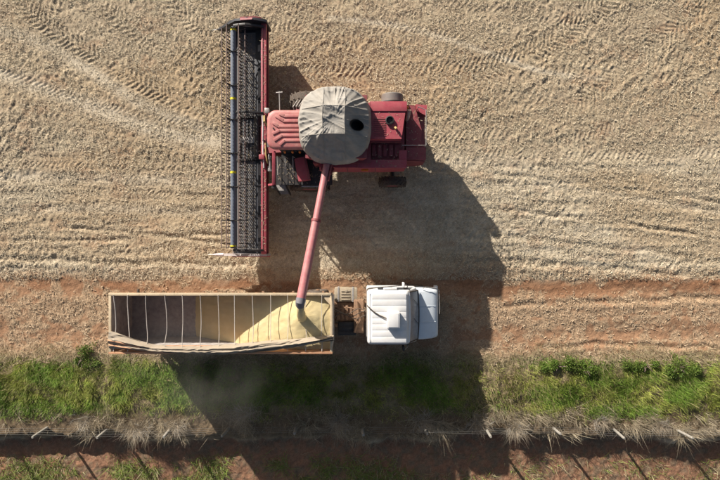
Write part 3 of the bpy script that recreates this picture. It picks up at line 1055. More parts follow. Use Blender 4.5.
# cab
def rounded(x0, x1, y0, y1, rf, rb, n=7):
    P = []
    for cx, cy, r, a0 in ((x1 - rb, y0 + rb, rb, -90), (x1 - rb, y1 - rb, rb, 0), (x0 + rf, y1 - rf, rf, 90), (x0 + rf, y0 + rf, rf, 180)):
        for k in range(n):
            a = R(a0 + 90 * k / (n - 1))
            P.append((cx + r * math.cos(a), cy + r * math.sin(a)))
    return P
def loft(g, rings, cap=True):
    k = len(g.v)
    n = len(rings[0])
    for r_ in rings:
        g.v += [tuple(p) for p in r_]
    for i in range(len(rings) - 1):
        for j in range(n):
            g.f.append((k + i * n + j, k + i * n + (j + 1) % n, k + (i + 1) * n + (j + 1) % n, k + (i + 1) * n + j))
    if cap:
        g.f.append(tuple(k + j for j in reversed(range(n))))
        g.f.append(tuple(k + (len(rings) - 1) * n + j for j in range(n)))
    return g
g = G()
prof = [(3.44, .10), (3.50, .02), (3.58, 0.0), (3.65, .025), (3.685, .075), (3.70, .14)]
loft(g, [[(p[0], p[1], z) for p in rounded(-3.73 + d, -1.95 - d, 3.63 + d, 5.22 - d, .36, .08)] for z, d in prof])
roof = g.build('cab_roof', 'red_roof', comb, smooth=50)
c2 = lambda x, y: ((200 + x / 6.0 - 360) / 25.0, (240 - (80 + y / 6.0)) / 25.0)
for poly in ([(640, 216), (507, 216), (480, 204)], [(640, 246), (503, 246), (456, 216)], [(640, 278), (470, 278), (440, 258)],
             [(640, 302), (480, 302), (438, 322)], [(640, 332), (493, 332), (446, 362)], [(640, 362), (508, 362), (480, 388)]):
    P = [Vector((*c2(*p), 3.708)) for p in poly]
    rb = G()
    for a, b in zip(P[:-1], P[1:]):
        d = (b - a).normalized() * .02
        rb.bar(a - d, b + d, .115, .055, .016)
    rb.build('roof_rib', 'red_roof', roof, smooth=50)
g = G()
g.tube([(*c2(441, 290), 3.69), (*c2(441, 290), 3.74)], .03, 8)
g.build('antenna_base', 'black', roof)
g = G()
loft(g, [[(p[0], p[1], z) for p in rounded(-3.50 + d, -2.02, 3.76 + d * .3, 5.09 - d * .3, .22, .05)] for z, d in ((1.75, .25), (2.1, .05), (3.46, 0.0))])
cabg = g.build('cab_glass', 'glass', comb)
for (x, y) in ((-3.38, 3.86), (-3.38, 4.99), (-2.10, 3.74), (-2.10, 5.11)):
    g = G()
    g.bar((x, y, 1.75), (x, y, 3.46), .08, .08)
    g.build('cab_pillar', 'black', comb)
g = G()
g.box(-3.45, -1.95, 3.62, 5.2, 1.55, 1.78, .03)
g.build('cab_floor', 'black', comb)
# feeder house and front axle
g = G()
g.prism([(-4.20, .85), (-4.20, 1.55), (-3.1, 2.0), (-2.0, 1.95), (-2.0, 1.1), (-3.1, 1.0)], 'Y', 3.85, 4.95)
g.build('feeder_house', 'red_dark', comb)
G().tube([(-2.25, 2.5, .95), (-2.25, 6.35, .95)], .14, 12).build('axle', 'black', comb)
G().tube([(1.5, 2.6, .66), (1.5, 6.2, .66)], .10, 12).build('axle', 'black', comb)
for y in (2.62, 6.22):
    wheel(comb, (-2.28, y, .93), .90, .70, .42, 20, 'red', .05)
for y in (2.68, 6.02):
    wheel(comb, (1.5, y, .64), .62, .42, .30, 18, 'red', .035)
# left access platform, ladder and rails
g = G()
g.box(-3.72, -1.2, 2.40, 3.60, 1.98, 2.03)
for k in range(9):
    g.box(-3.7 + k * .27, -3.67 + k * .27, 2.42, 3.60, 2.031, 2.05)
g.build('platform', 'black', comb)
G().box(-3.60, -2.75, 2.46, 3.50, 1.15, 1.975, .04).build('shadow_block', 'black', comb)  # block added, and platform lengthened, to enlarge the combine's ground shadow
for sx_ in (-3.70, -3.22):
    G().bar((sx_, 2.36, 1.98), (sx_, 2.10, .55), .05, .08).build('ladder_rail', 'black', comb)
for k in range(5):
    zz_ = .65 + k * .29
    G().box(-3.68, -3.24, 2.10 + (zz_ - .55) * .18, 2.26 + (zz_ - .55) * .18, zz_, zz_ + .03).build('ladder_step', 'steel', comb)
for x in (-3.42, -3.10, -2.78):
    g = G()
    g.tube([(x, 3.52, 2.05), (x, 3.46, 3.02), (x + .02, 2.70, 3.02), (x + .02, 2.66, 2.05)], .017, 7)
    g.build('handrail', 'steel', comb)
g = G()
g.prism([(-2.80, 3.45), (-2.42, 3.55), (-2.12, 2.58), (-2.62, 2.50)], 'Z', 2.15, 2.45)
g.build('fender', 'red', comb)
g = G()
g.bar((-2.35, 3.58, 2.47), (-2.15, 2.58, 2.47), .10, .06, .01)
g.build('fender_trim', 'red_dark', comb)
g = G()
g.bar((-2.55, 2.34, 1.9), (-1.75, 2.34, 1.9), .05, .05)
g.build('step_edge', 'steel', comb)
g = G()
g.bar((-3.50, 3.62, 3.36), (-3.56, 2.28, 3.06), .13, .10, .02)
g.bar((-3.56, 2.30, 3.06), (-3.80, 2.28, 2.95), .09, .08, .02)
g.build('mirror_arm', 'red', comb)
g = G()
g.box(-3.66, -3.52, 2.12, 2.34, 2.62, 3.04, .03)
g.build('mirror', 'black', comb)
g = G()
g.tube([(-3.25, 5.12, 3.40), (-3.27, 5.95, 3.42)], .022, 7)
g.tube([(-3.40, 5.97, 3.42), (-3.14, 5.99, 3.42)], .03, 7)
g.build('mirror_arm', 'steel', comb)
g = G()
g.box(-3.30, -3.24, 5.88, 6.06, 3.02, 3.40, .02)
g.build('mirror', 'black', comb)
for x in (-3.06, -2.75, -2.45):
    g = G()
    g.lathe([(0, .05), (.06, .05), (.09, .02)], (x, 3.58, 3.30), 'Z', 10)
    g.build('work_lamp', 'orange', comb)
g = G()
g.box(-3.86, -3.66, 5.12, 5.34, 3.35, 3.52, .05)
g.build('front_lamp', 'steel', comb)
g = G()
g.box(-3.72, -3.60, 5.02, 5.14, 3.38, 3.5, .02)
g.build('lamp_bracket', 'red', comb)
# engine-side clutter north of the cab
g = G()
for k in range(5):
    x = -2.75 + k * .12
    g.tube([(x, 5.25, 2.4), (x - .05, 5.6, 2.75), (x + .1, 5.95, 2.5)], .02, 6)
g.build('hose', 'steel', comb)
g = G()
g.box(-2.7, -2.3, 5.2, 5.5, 2.3, 2.75, .04)
g.build('tool_box', 'red_dark', comb)

# canvas over the grain tank: 3 x 3 frame bars push it up, sags between, skirt at the edge
X0, X1, Y0, Y1 = -2.47, .47, 3.06, 6.12
BX, BY = (-1.42, -.58), (4.05, 5.12)
def canvas_pt(u, v):
    # square parameter -> superellipse outline
    a, b = 2 * u - 1, 2 * v - 1
    rr = max(abs(a), abs(b))
    if rr < 1e-6:
        x, y = 0., 0.
    else:
        th = math.atan2(b, a)
        e = (abs(math.cos(th)) ** 2.7 + abs(math.sin(th)) ** 2.7) ** (-1 / 2.7)
        x, y = math.cos(th) * e * rr, math.sin(th) * e * rr
    skirt = max(0., (rr - .93) / .07)
    x *= (1 if rr < .93 else 1 - .015 * skirt)
    X = (X0 + X1) / 2 + x * (X1 - X0) / 2
    Y = (Y0 + Y1) / 2 + y * (Y1 - Y0) / 2
    def fall(t, lo, b0, b1, hi):
        if t < b0:
            return (b0 - t) / (b0 - lo)
        if t > b1:
            return (t - b1) / (hi - b1)
        return 0.
    fx_, fy_ = fall(X, X0, *BX, X1), fall(Y, Y0, *BY, Y1)
    # the outline is round, so drop follows the larger of the two falls plus a corner term
    dz = .46 * fx_ if X < -1 else .66 * fx_
    dy = .46 * fy_ if Y > 4.6 else (.98 - .45 * min(1, fx_) * (X < -1)) * fy_
    Z = 4.66 - max(dz, dy) - .30 * min(dz, dy) - .16 * (x * x + y * y)
    # sag of the cloth between the bars
    def cell(t, lo, b0, b1, hi):
        if t < b0: return (t - lo) / (b0 - lo)
        if t > b1: return (t - b1) / (hi - b1)
        return (t - b0) / (b1 - b0)
    cx, cy = np.clip(cell(X, X0, *BX, X1), 0, 1), np.clip(cell(Y, Y0, *BY, Y1), 0, 1)
    Z -= .085 * (math.sin(math.pi * cx) * math.sin(math.pi * cy))
    # wrinkles
    xa, ya = np.array([X * 2.2 + Y * 1.4]), np.array([Y * 5.5 - X * 3.6])
    th_ = math.atan2(y, x)
    rad_ = math.hypot(x, y)
    rf = 1 - abs(2 * float(fbm(np.array([math.cos(th_) * 5.5 + 8]), np.array([math.sin(th_) * 5.5 + rad_ * .9]), 8, 2)[0]) - 1)
    rg = 1 - abs(2 * float(fbm(np.array([X * .9 - Y * .5 + 3]), np.array([Y * 3.4 + X * 1.7]), 8, 2)[0]) - 1)
    Z += .085 * (rf ** 4 - .4) * min(1, rad_ * 1.2) + .045 * (rg ** 4 - .4)
    Z += .03 * (float(fbm(np.array([X * 1.6]), np.array([Y * 1.6]), 3, 2)[0]) - .5)
    if skirt > 0:
        th = math.atan2(y, x)
        Z -= .30 * skirt
        k = .11 * (float(fbm(np.array([th * 2.2]), np.array([3.3]), 6, 3)[0]) - .5) * skirt
        X += math.cos(th) * k
        Y += math.sin(th) * k
    return X, Y, Z
HOLE = (-.12, 4.46)
def in_hole(u, v):
    X, Y, Z = canvas_pt(u, v)
    return ((X - HOLE[0]) / .26) ** 2 + ((Y - HOLE[1]) / .22) ** 2 < 1
g = G().grid(canvas_pt, 96, 96, in_hole)
cover = g.build('tank_cover', 'canvas', comb, smooth=60, label='weathered grey canvas cover stretched over the grain tank')
# seams where cloth panels join
def canvas_z(X, Y):
    x, y = (X - (X0 + X1) / 2) / ((X1 - X0) / 2), (Y - (Y0 + Y1) / 2) / ((Y1 - Y0) / 2)
    th = math.atan2(y, x)
    e = (abs(math.cos(th)) ** 2.7 + abs(math.sin(th)) ** 2.7) ** (-1 / 2.7)
    rr = math.hypot(x, y) / e
    m_ = max(abs(math.cos(th)), abs(math.sin(th)))
    a, b = math.cos(th) / m_ * rr, math.sin(th) / m_ * rr
    return canvas_pt((a + 1) / 2, (b + 1) / 2)[2]
for k in range(2):
    g = G()
    g.tube([(BX[k] + .015 * math.sin(t * 9), Y0 + .20 + (Y1 - Y0 - .4) * t, canvas_z(BX[k], Y0 + .20 + (Y1 - Y0 - .4) * t) + .004) for t in np.linspace(0, 1, 40)], .013, 6)
    g.build('cover_seam', 'canvas', cover)
    g = G()
    xa_, xb_ = X0 + .20, (X1 - .2)
    g.tube([(xa_ + (xb_ - xa_) * t, BY[k], canvas_z(xa_ + (xb_ - xa_) * t, BY[k]) + .004) for t in np.linspace(0, 1, 40)], .013, 6)
    g.build('cover_seam', 'canvas', cover)
# opening with a raised lip and a black sleeve standing in for the unlit tank inside
g = G()
rings = []
hz = canvas_z(*HOLE)
for rs, dz in ((1.06, .03), (1.0, .05), (.95, .02), (.9, -.35)):
    rings.append([(HOLE[0] + .26 * rs * math.cos(a), HOLE[1] + .22 * rs * math.sin(a), canvas_z(HOLE[0] + .26 * math.cos(a), HOLE[1] + .22 * math.sin(a)) + dz) for a in np.linspace(0, 2 * math.pi, 25)[:-1]])
loft(g, rings, cap=False)
g.f.append(tuple(len(g.v) - 24 + j for j in range(24)))
g.build('cover_opening', 'hole', cover)

# unloading auger
A0, A1 = Vector((-1.28, 3.55, 3.10)), Vector((-2.29, -2.36, 4.42))
AM = A0.lerp(A1, .47)
dA = (A1 - A0).normalized()
g = G()
g.tube([A0, AM], .148, 24)
aug = g.build('unloading_auger', 'pink', comb)
g = G()
g.tube([AM, A1 - dA * .1], [.168, .182], 24)
g.build('auger_tube', 'pink', aug)
g = G()
g.tube([AM - dA * .05, AM + dA * .05], .192, 24)
g.build('joint_ring', 'red_dark', aug)
g = G()
g.tube([A1 - dA * .12, A1 + dA * .03, A1 + dA * .13 + Vector((0, 0, -.10)), A1 + dA * .2 + Vector((0, 0, -.36))], [.187, .19, .18, .16], 20, cap=False)
g.build('spout', mat('grey_rubber_spout', (.16, .155, .17), .7, var=.2), aug)
g = G()
g.bar((-1.28, 3.05, 2.95), (-1.42, 2.75, 3.32), .5, .08, .02)
g.bar(A0 + dA * .3 + Vector((.2, 0, .02)), A0 + dA * 1.2 + Vector((.2, 0, .02)), .05, .12)
g.build('auger_cradle', 'red_dark', aug)
g = G()
g.tube([A0 + Vector((0, .15, -.7)), A0 + Vector((0, .1, -.1)), A0 + dA * .15], .2, 20)
g.build('auger_elbow', 'red_dark', aug)

# ================================================================== HEADER
hd = thing('harvester_header', 'long raised cutting header with red top beam on front of the combine', 'header', (-4.3, 4.65, .75))
HY0, HY1 = -.62, 9.62
g = G()
g.prism([(-5.72, .70), (-5.72, .74), (-4.30, .86), (-4.30, .80)], 'Y', HY0, HY1)
g.build('floor_pan', 'navy', hd)
g = G()
g.box(-5.82, -5.70, HY0, HY1, .70, .76, .01)
cb = g.build('cutter_bar', 'black', hd)
g = G()
for k in range(133):
    y = HY0 + .04 + k * .0762
    g.prism([(-5.82, y - .018), (-5.93, y), (-5.82, y + .018)], 'Z', .715, .745)
g.build('knife_guard', 'steel', cb, smooth=0)
# draper belts, one each side
for y0, y1 in ((HY0 + .12, 3.62), (5.68, HY1 - .12)):
    g = G()
    g.prism([(-5.64, .762), (-5.64, .80), (-4.78, .89), (-4.78, .82)], 'Y', y0, y1)
    bl = g.build('draper_belt', 'belt', hd)
    k = 0
    src = None
    y = y0 + .1
    while y < y1 - .1:
        if src is None:
            s_ = G()
            s_.bar((-5.60, y, .806), (-4.82, y, .892), .035, .018)
            src = s_.build('belt_slat', 'belt', bl)
        else:
            share(src, bl, (0, y - (y0 + .1), 0))
        y += .27
# centre feed belt with slats running the other way
g = G()
g.prism([(-5.62, .765), (-5.62, .79), (-4.45, .885), (-4.45, .82)], 'Y', 3.74, 5.56)
cbelt = g.build('feed_belt', 'belt', hd)
for k in range(6):
    x = -5.55 + k * .18
    s_ = G()
    s_.box(x, x + .06, 3.78, 5.52, .83 + k * .0095, .865 + k * .0095)
    s_.build('belt_slat', 'sheet', cbelt)
g = G()
g.box(-5.45, -4.62, 4.42, 4.70, .955, .985, .01)
g.build('feed_plate', 'steel', hd)
g = G()
g.tube([(-4.62, 3.75, 1.12), (-4.62, 5.55, 1.12)], .17, 16)
fd = g.build('feed_drum', 'black', hd)
g = G()
for k in range(12):
    a = k * 1.1
    g.tube([(-4.62, 3.85 + k * .145, 1.12), (-4.62 + .27 * math.cos(a), 3.85 + k * .145, 1.12 + .27 * math.sin(a))], .012, 5)
g.build('drum_finger', 'steel', fd)
for y in (3.68, 5.62):
    g = G()
    g.prism([(-5.68, .77), (-5.68, .86), (-4.5, 1.05), (-4.4, .86)], 'Y', y - .045, y + .045)
    g.build('belt_divider', 'black', hd)
# back frame
g = G()
for y0, y1 in ((HY0 + .03, 3.70), (5.60, HY1 - .03)):
    g.box(-4.44, -4.38, y0, y1, .86, 1.42)
    g.prism([(-4.44, .98), (-4.78, .88), (-4.78, .90), (-4.44, 1.02)], 'Y', y0, y1)
bk = g.build('back_sheet', 'navy', hd)
for yc, L in ((8.75, .3), (7.15, 1.6), (5.95, .55), (3.2, .5), (2.05, 1.0), (.6, 1.0), (-.25, .35)):
    g = G()
    g.prism([(-4.445, 1.04), (-4.66, .945), (-4.66, .955), (-4.445, 1.055)], 'Y', yc - L / 2, yc + L / 2)
    g.build('lit_sheet_strip', 'sheet', bk)  # lighter strips stand in for sunlit stretches of the back sheet
for k in range(8):
    y = HY0 + .4 + k * 1.33
    g = G()
    g.prism([(-4.46, 1.0), (-4.70, .92), (-4.46, 1.40)], 'Y', y - .02, y + .02)
    g.build('gusset', 'navy', bk)
g = G()
g.box(-4.40, -4.16, HY0, HY1, 1.40, 1.57, .03)
beam = g.build('top_beam', 'red', hd)
g = G()
g.box(-4.33, -4.31, HY0 + .1, HY1 - .1, 1.571, 1.60)
g.build('beam_lip', 'pink', beam)
g = G()
g.box(-4.36, -4.2, HY0, HY1, .70, .88, .03)
g.build('lower_beam', 'red_dark', hd)
# end shields
g = G()
g.prism([(-4.10, .68), (-4.12, 1.72), (-4.6, 1.92), (-5.5, 1.80), (-6.1, 1.25), (-6.46, .90), (-6.40, .70)], 'Y', HY1, HY1 + .10)
g.prism([(-4.25, .8), (-4.3, 1.62), (-5.0, 1.78), (-5.8, 1.45), (-6.2, .95)], 'Y', HY1 + .10, HY1 + .19)
es = g.build('end_shield', 'navy', hd)
g = G()
g.prism([(-4.35, 1.70), (-4.6, 1.80), (-5.3, 1.72), (-5.3, 1.66), (-4.4, 1.6)], 'Y', HY1 + .105, HY1 + .215)
g.build('red_marking', 'red_dark', es)
g = G()
g.prism([(-4.7, 1.925), (-5.25, 1.845), (-5.25, 1.87), (-4.7, 1.95)], 'Y', HY1 + .01, HY1 + .09)
g.build('red_marking', 'pink', es)
g = G()
g.prism([(-4.12, .70), (-4.14, 1.50), (-4.7, 1.58), (-5.45, 1.35), (-6.1, 1.0), (-6.36, .84), (-6.30, .70)], 'Y', HY0 - .10, HY0)
es2 = g.build('end_shield', mat('pale_grey_shield', (.40, .36, .36), .55, var=.15, dust=DUST, dust_amt=.15), hd)
g = G()
g.prism([(-4.15, .66), (-4.15, .78), (-5.4, .78), (-5.9, .70)], 'Y', HY0 - .16, HY0 - .10)
g.build('lower_skid', 'red', es2)
for y, ln, m_ in ((HY1 + .05, .38, 'black'), (HY0 - .05, .6, 'white_tip')):
    g = G()
    g.tube([(-6.25, y, .86), (-6.25 - ln * .55, y, .84), (-6.25 - ln, y, .78)], [.075, .055, .012], 12)
    cp = g.build('crop_divider', m_, hd)
    g = G()
    g.tube([(-6.22 - ln, y, .785), (-6.42 - ln, y, .755)], [.024, .006], 8)
    g.build('divider_tip', mat('white_tip_paint', (.8, .78, .74), .5, var=.05), cp)

# reel
RX, RZ, RR = -5.58, 1.72, .50
RY0, RY1 = HY0 + .25, HY1 - .25
g = G()
g.tube([(RX, RY0, RZ), (RX, RY1, RZ)], .125, 20)
reel = g.build('reel_tube', 'reel_tube', hd)
for y in (6.22, 2.98, -.28, 9.26):
    g = G()
    g.tube([(RX, y - .05, RZ), (RX, y + .05, RZ)], .131, 20)
    g.build('yellow_band', 'yellow', reel)
angs = [R(50 + 60 * k) for k in range(6)]
src = None
for y in (RY0 + .06, .86, 2.33, 3.80, 5.28, 6.77, 8.27, RY1 - .06):
    if src is None:
        g = G()
        for a in angs:
            g.bar((RX + .1 * math.cos(a), y, RZ + .1 * math.sin(a)), (RX + (RR + .02) * math.cos(a), y, RZ + (RR + .02) * math.sin(a)), .03, .05)
        g.lathe([(-.02, .15), (.02, .15)], (RX, y, RZ), 'Y', 16)
        src = g.build('reel_spider', 'black', reel)
        ys0 = y
    else:
        share(src, reel, (0, y - ys0, 0))
for k, a in enumerate(angs):
    bx_, bz_ = RX + RR * math.cos(a), RZ + RR * math.sin(a)
    g = G()
    g.tube([(bx_, RY0, bz_), (bx_, RY1, bz_)], .021, 8)
    g.build('reel_bat', 'tine', reel)
    g = G()
    nt_ = int((RY1 - RY0) / .15)
    for q_ in range(nt_):
        y = RY0 + .06 + q_ * .15
        g.prism([(bx_ - .012, bz_), (bx_ + .012, bz_), (bx_ + .075, bz_ - .26), (bx_ + .055, bz_ - .265)], 'Y', y - .014, y + .014)
    g.build('tines', 'black', reel, smooth=0)
for y in (RY0 - .08, 5.62, RY1 + .08):
    g = G()
    g.bar((-4.28, y, 1.60), (-5.0, y, 1.86), .10, .10, .015)
    g.bar((-5.0, y, 1.86), (RX, y, RZ), .10, .09, .015)
    ra = g.build('reel_arm', 'black', hd)
    g = G()
    g.tube([(-4.5, y + .04, 1.52), (-5.2, y + .04, 1.62)], .022, 8)
    g.build('lift_cylinder', 'steel', ra)
# couplings and hoses between header and cab
g = G()
g.box(-4.12, -3.92, 4.10, 5.32, 1.38, 1.62, .03)
g.build('coupling_frame', 'sheet', hd)
for pts, r, m_ in (([(-4.33, 5.55, 1.62), (-4.28, 5.0, 1.72), (-4.3, 4.4, 1.66)], .03, 'white_tip'),
                   ([(-4.24, 5.5, 1.6), (-4.2, 5.2, 1.8), (-4.05, 5.0, 1.7)], .045, 'ochre'),
                   ([(-4.3, 4.5, 1.62), (-4.28, 3.9, 1.70), (-4.25, 3.2, 1.6)], .03, 'white_tip'),
                   ([(-4.2, 4.3, 1.6), (-4.14, 3.8, 1.75), (-4.1, 3.4, 1.6)], .035, 'ochre'),
                   ([(-4.05, 3.9, 1.5), (-4.0, 3.5, 1.6), (-3.98, 3.1, 1.5)], .055, 'steel'),
                   ([(-4.1, 5.4, 1.6), (-4.0, 4.9, 1.75), (-3.9, 4.5, 1.7)], .028, 'black')):
    g = G()
    g.tube(pts, r, 8)
    g.build('hydraulic_hose', m_, hd)
for nm, m_, d in (('coupling_block', 'red', (-4.46, -4.22, 3.56, 3.78, 1.58, 1.74, .04)), ('coupling_block', 'red', (-4.34, -4.16, 4.02, 4.2, 1.58, 1.68, .03)),
                  ('valve_block', 'steel', (-4.10, -3.92, 3.05, 3.3, 1.3, 1.55, .03)), ('valve_block', 'steel', (-4.06, -3.94, 3.6, 3.72, 1.5, 1.62, .02))):
    G().box(*d).build(nm, m_, hd)

# chaff lying on the header belts and decks
def chaff():
    L_, P_ = [], []
    def sc(n_, x0, x1, y0, y1, zf):
        x_ = RNG.uniform(x0, x1, n_)
        y_ = RNG.uniform(y0, y1, n_)
        P_.append(np.stack([x_, y_, zf(x_) + .012], 1))
    sc(900, -5.6, -4.8, HY0 + .2, HY1 - .2, lambda x_: .815 + (x_ + 5.64) * .105)
    sc(260, -4.38, -4.18, HY0 + .1, HY1 - .1, lambda x_: 1.575 + 0 * x_)
    sc(110, -3.6, -1.3, 2.45, 3.55, lambda x_: 2.05 + 0 * x_)
    sc(50, .45, 1.6, 3.05, 4.05, lambda x_: 2.88 + 0 * x_)
    sc(30, .45, 1.65, 4.2, 5.2, lambda x_: 3.425 + 0 * x_)
    sc(40, 1.95, 2.6, 3.45, 5.5, lambda x_: 2.645 + 0 * x_)
    c = np.concatenate(P_)
    n_ = len(c)
    a = RNG.uniform(0, 6.28, n_)
    d = np.stack([np.cos(a), np.sin(a), RNG.normal(0, .08, n_)], 1) * (RNG.gamma(3, .008, n_) + .010)[:, None]
    h = np.stack([-np.sin(a), np.cos(a), np.zeros(n_)], 1) * RNG.uniform(.004, .010, n_)[:, None]
    V = np.empty((n_ * 4, 3))
    V[0::4], V[1::4], V[2::4], V[3::4] = c - d - h, c + d - h, c + d + h, c - d + h
    o = np_mesh('chaff', V, np.arange(n_ * 4).reshape(n_, 4), np.repeat(tint_c(n_), 4, 0), 'straw', False)
    o['kind'] = 'stuff'
    o['label'] = 'loose chaff and straw bits lying on the header and decks'
    o['category'] = 'chaff'
def tint_c(n_):
    t = RNG.random(n_)
    return np.outer(1 - t, [.26, .19, .12]) + np.outer(t, [.48, .40, .28])
chaff()

# ================================================================== GRAIN TRAILER
TX0, TX1, TY0, TY1 = -10.26, -1.12, -4.66, -2.16      # outside of the rim
TF, TZ = 1.42, 3.30
tr = thing('grain_trailer', 'open orange sided grain trailer with pale straps across its top', 'trailer', (-5.7, -3.41, 0))
T = .06
INS = .26                                     # the sides lean in towards the floor
def lean(z):
    return INS * (TZ - z) / (TZ - TF)
g = G()
g.box(TX0 + .05, TX1 - .05, TY0 + .05 + INS, TY1 - .05 - INS, TF - .12, TF)
g.build('floor', 'floor', tr)
nb = 5
hgt = TZ - TF - .05
for sg, yr in ((-1, TY1 - .03), (1, TY0 + .03)):       # sg points inwards
    w_ = G()
    w_.prism([(yr + sg * (.015 + lean(z)), z) for z in (TF, TZ - .05)] + [(yr + sg * (T - .015 + lean(z)), z) for z in (TZ - .05, TF)], 'X', TX0 + .04, TX1 - .04)
    wo_ = w_.build('side_wall', 'chassis_red', tr)
    for k in range(nb):                       # separate horizontal boards
        za, zb = TF + k * hgt / nb + .006, TF + (k + 1) * hgt / nb - .006
        b_ = G()
        b_.prism([(yr + sg * lean(za), za), (yr + sg * lean(zb), zb), (yr + sg * (T + lean(zb)), zb), (yr + sg * (T + lean(za)), za)], 'X', TX0 + .03, TX1 - .03)
        b_.build('board', 'wood' if k > 2 else 'floor', wo_)
    for k in range(13):
        x = TX0 + .25 + k * (TX1 - TX0 - .5) / 12
        b_ = G()
        b_.prism([(yr + sg * lean(TF), TF), (yr + sg * lean(TZ - .06), TZ - .06), (yr + sg * (lean(TZ - .06) - .05), TZ - .06), (yr + sg * (lean(TF) - .05), TF)], 'X', x - .04, x + .04)
        b_.build('stake', 'wood', wo_)
for x0, x1 in ((TX0 + .03, TX0 + T + .03), (TX1 - T - .03, TX1 - .03)):
    def endpoly(za, zb):
        return [(TY0 + T + .035 + lean(za), za), (TY0 + T + .035 + lean(zb), zb), (TY1 - T - .035 - lean(zb), zb), (TY1 - T - .035 - lean(za), za)]
    wo_ = G().prism(endpoly(TF, TZ - .05), 'X', x0 + .015, x1 - .015).build('end_wall', 'chassis_red', tr)
    for k in range(nb):
        G().prism(endpoly(TF + k * hgt / nb + .006, TF + (k + 1) * hgt / nb - .006), 'X', x0, x1).build('board', 'floor', wo_)
# rim capping
g = G()
g.box(TX0, TX1, TY1 - .11, TY1, TZ - .05, TZ, .012)
g.build('rim_rail', 'rim', tr)
g = G()
g.box(TX0, TX1, TY0, TY0 + .09, TZ - .05, TZ, .012)
g.build('rim_rail', 'wood', tr)
for x0, x1 in ((TX0 + .002, TX0 + .11), (TX1 - .10, TX1 - .002)):
    g = G()
    g.box(x0, x1, TY0 + .092, TY1 - .112, TZ - .05, TZ - .002, .012)
    g.build('rim_rail', 'rim', tr)
# corner gusset on the front wall
g = G()
g.prism([(TX1 - .1, TY1 - .11), (TX1 - .45, TY1 - .11), (TX1 - .1, TY1 - .5)], 'Z', TZ - .07, TZ - .045)
g.build('corner_gusset', 'rim', tr)
# straps across
for i, u in enumerate((115, 129, 147, 166, 183, 201, 219, 235, 253, 271, 288, 306, 322)):
    x = (u - 360) / 24.4
    P = []
    ph = random.uniform(0, 6)
    for k in range(11):
        t = k / 10
        amp = .05 if i < 4 else .018
        P.append((x + amp * math.sin(ph + t * 5.5) * math.sin(math.pi * t) + amp * .3 * math.sin(t * 13 + ph), TY1 - .08 + (TY0 + .12 - TY1 + .08) * t, TZ + .012 - .10 * math.sin(math.pi * t)))
    g = G()
    g.tube(P, .0125 if i > 1 else .016, 6)
    g.build('strap', 'rope', tr)
# running gear
g = G()
for y in (-3.85, -2.97):
    g.box(TX0 + .3, TX1 + .1, y - .06, y + .06, .95, 1.30)
for k in range(7):
    x = TX0 + .5 + k * 1.35
    g.box(x - .05, x + .05, -4.5, -2.3, 1.2, 1.298)
g.build('chassis_rail', 'chassis', tr)
for x in (-9.45, -8.2, -6.95):
    for y in (-4.2, -2.66):
        wheel(tr, (x, y, .52), .51, .30, .29, 0, 'tank_grey')
    g = G()
    g.tube([(x, -4.3, .52), (x, -2.5, .52)], .07, 10)
    g.build('axle', 'chassis', tr)
for y in (-4.2, -2.66):
    g = G()
    g.box(-10.1, -6.3, y - .17, y + .17, 1.10, 1.13)
    g.build('mudguard', 'black', tr)
    G().box(-10.12, -10.10, y - .2, y + .2, .18, 1.1).build('shadow_mud_flap', 'rubber', tr)  # flap added so the trailer's shadow starts further left
    G().box(-6.2, -1.3, y - .03, y + .03, .55, 1.0, .01).build('side_guard', 'chassis', tr)
g = G()
g.box(TX0 - .02, TX0 + .06, TY0 + .1, TY1 - .1, .62, .76, .02)
bp_ = g.build('rear_bumper', 'rubber', tr)
for y in (-4.3, -2.5):
    g = G()
    g.lathe([(-.03, .06), (.0, .065)], (TX0 - .03, y, .9), 'X', 12)
    g.build('tail_lamp', 'red', tr)

# grain heap with real slopes, running down from the spout
hp = (-2.45, -3.15)
def heap_z(x, y):
    d = math.hypot((x - hp[0]) * (1.0 if x < hp[0] else .55), (y - hp[1]) * .62)
    main = 3.29 - .29 * max(0, d - .12) - .02 * d * d
    d1 = math.hypot(x + 2.42, y + 3.2)
    cone = 3.30 - .55 * d1
    old = 2.10 - .34 * max(0, -5.0 - x) - .03 * abs(y + 3.6)
    v = [main, cone, old]
    z = max(v)
    return math.log(sum(math.exp(16 * (q_ - z)) for q_ in v)) / 16 + z
hx = np.linspace(TX0 + .1, TX1 - .1, 150)
hy = np.linspace(TY0 + .1, TY1 - .1, 56)
HX, HY = np.meshgrid(hx, hy, indexing='ij')
HZ = np.array([[heap_z(a, b) for b in hy] for a in hx])
HZ += .05 * (fbm(HX * 1.2, HY * 1.2, 3, 3) - .5) + .03 * (fbm(HX * 5, HY * 5, 5, 3) - .5)
g = G()
lowz = TF - .03
for i in range(len(hx)):
    for j in range(len(hy)):
        zz = max(lowz, HZ[i, j])
        ym = (TY0 + TY1) / 2
        g.v.append((HX[i, j], ym + (HY[i, j] - ym) * (1 - lean(zz) / 1.16), zz))
nyh = len(hy)
for i in range(len(hx) - 1):
    for j in range(nyh - 1):
        a = i * nyh + j
        if max(HZ[i, j], HZ[i + 1, j], HZ[i, j + 1], HZ[i + 1, j + 1]) > TF:
            g.f.append((a, a + nyh, a + nyh + 1, a + 1))
o = g.build('grain_heap', 'grain', None, smooth=80)
o['kind'] = 'stuff'
o['label'] = 'heap of pale yellow grain filling the front of the trailer'
o['category'] = 'grain'
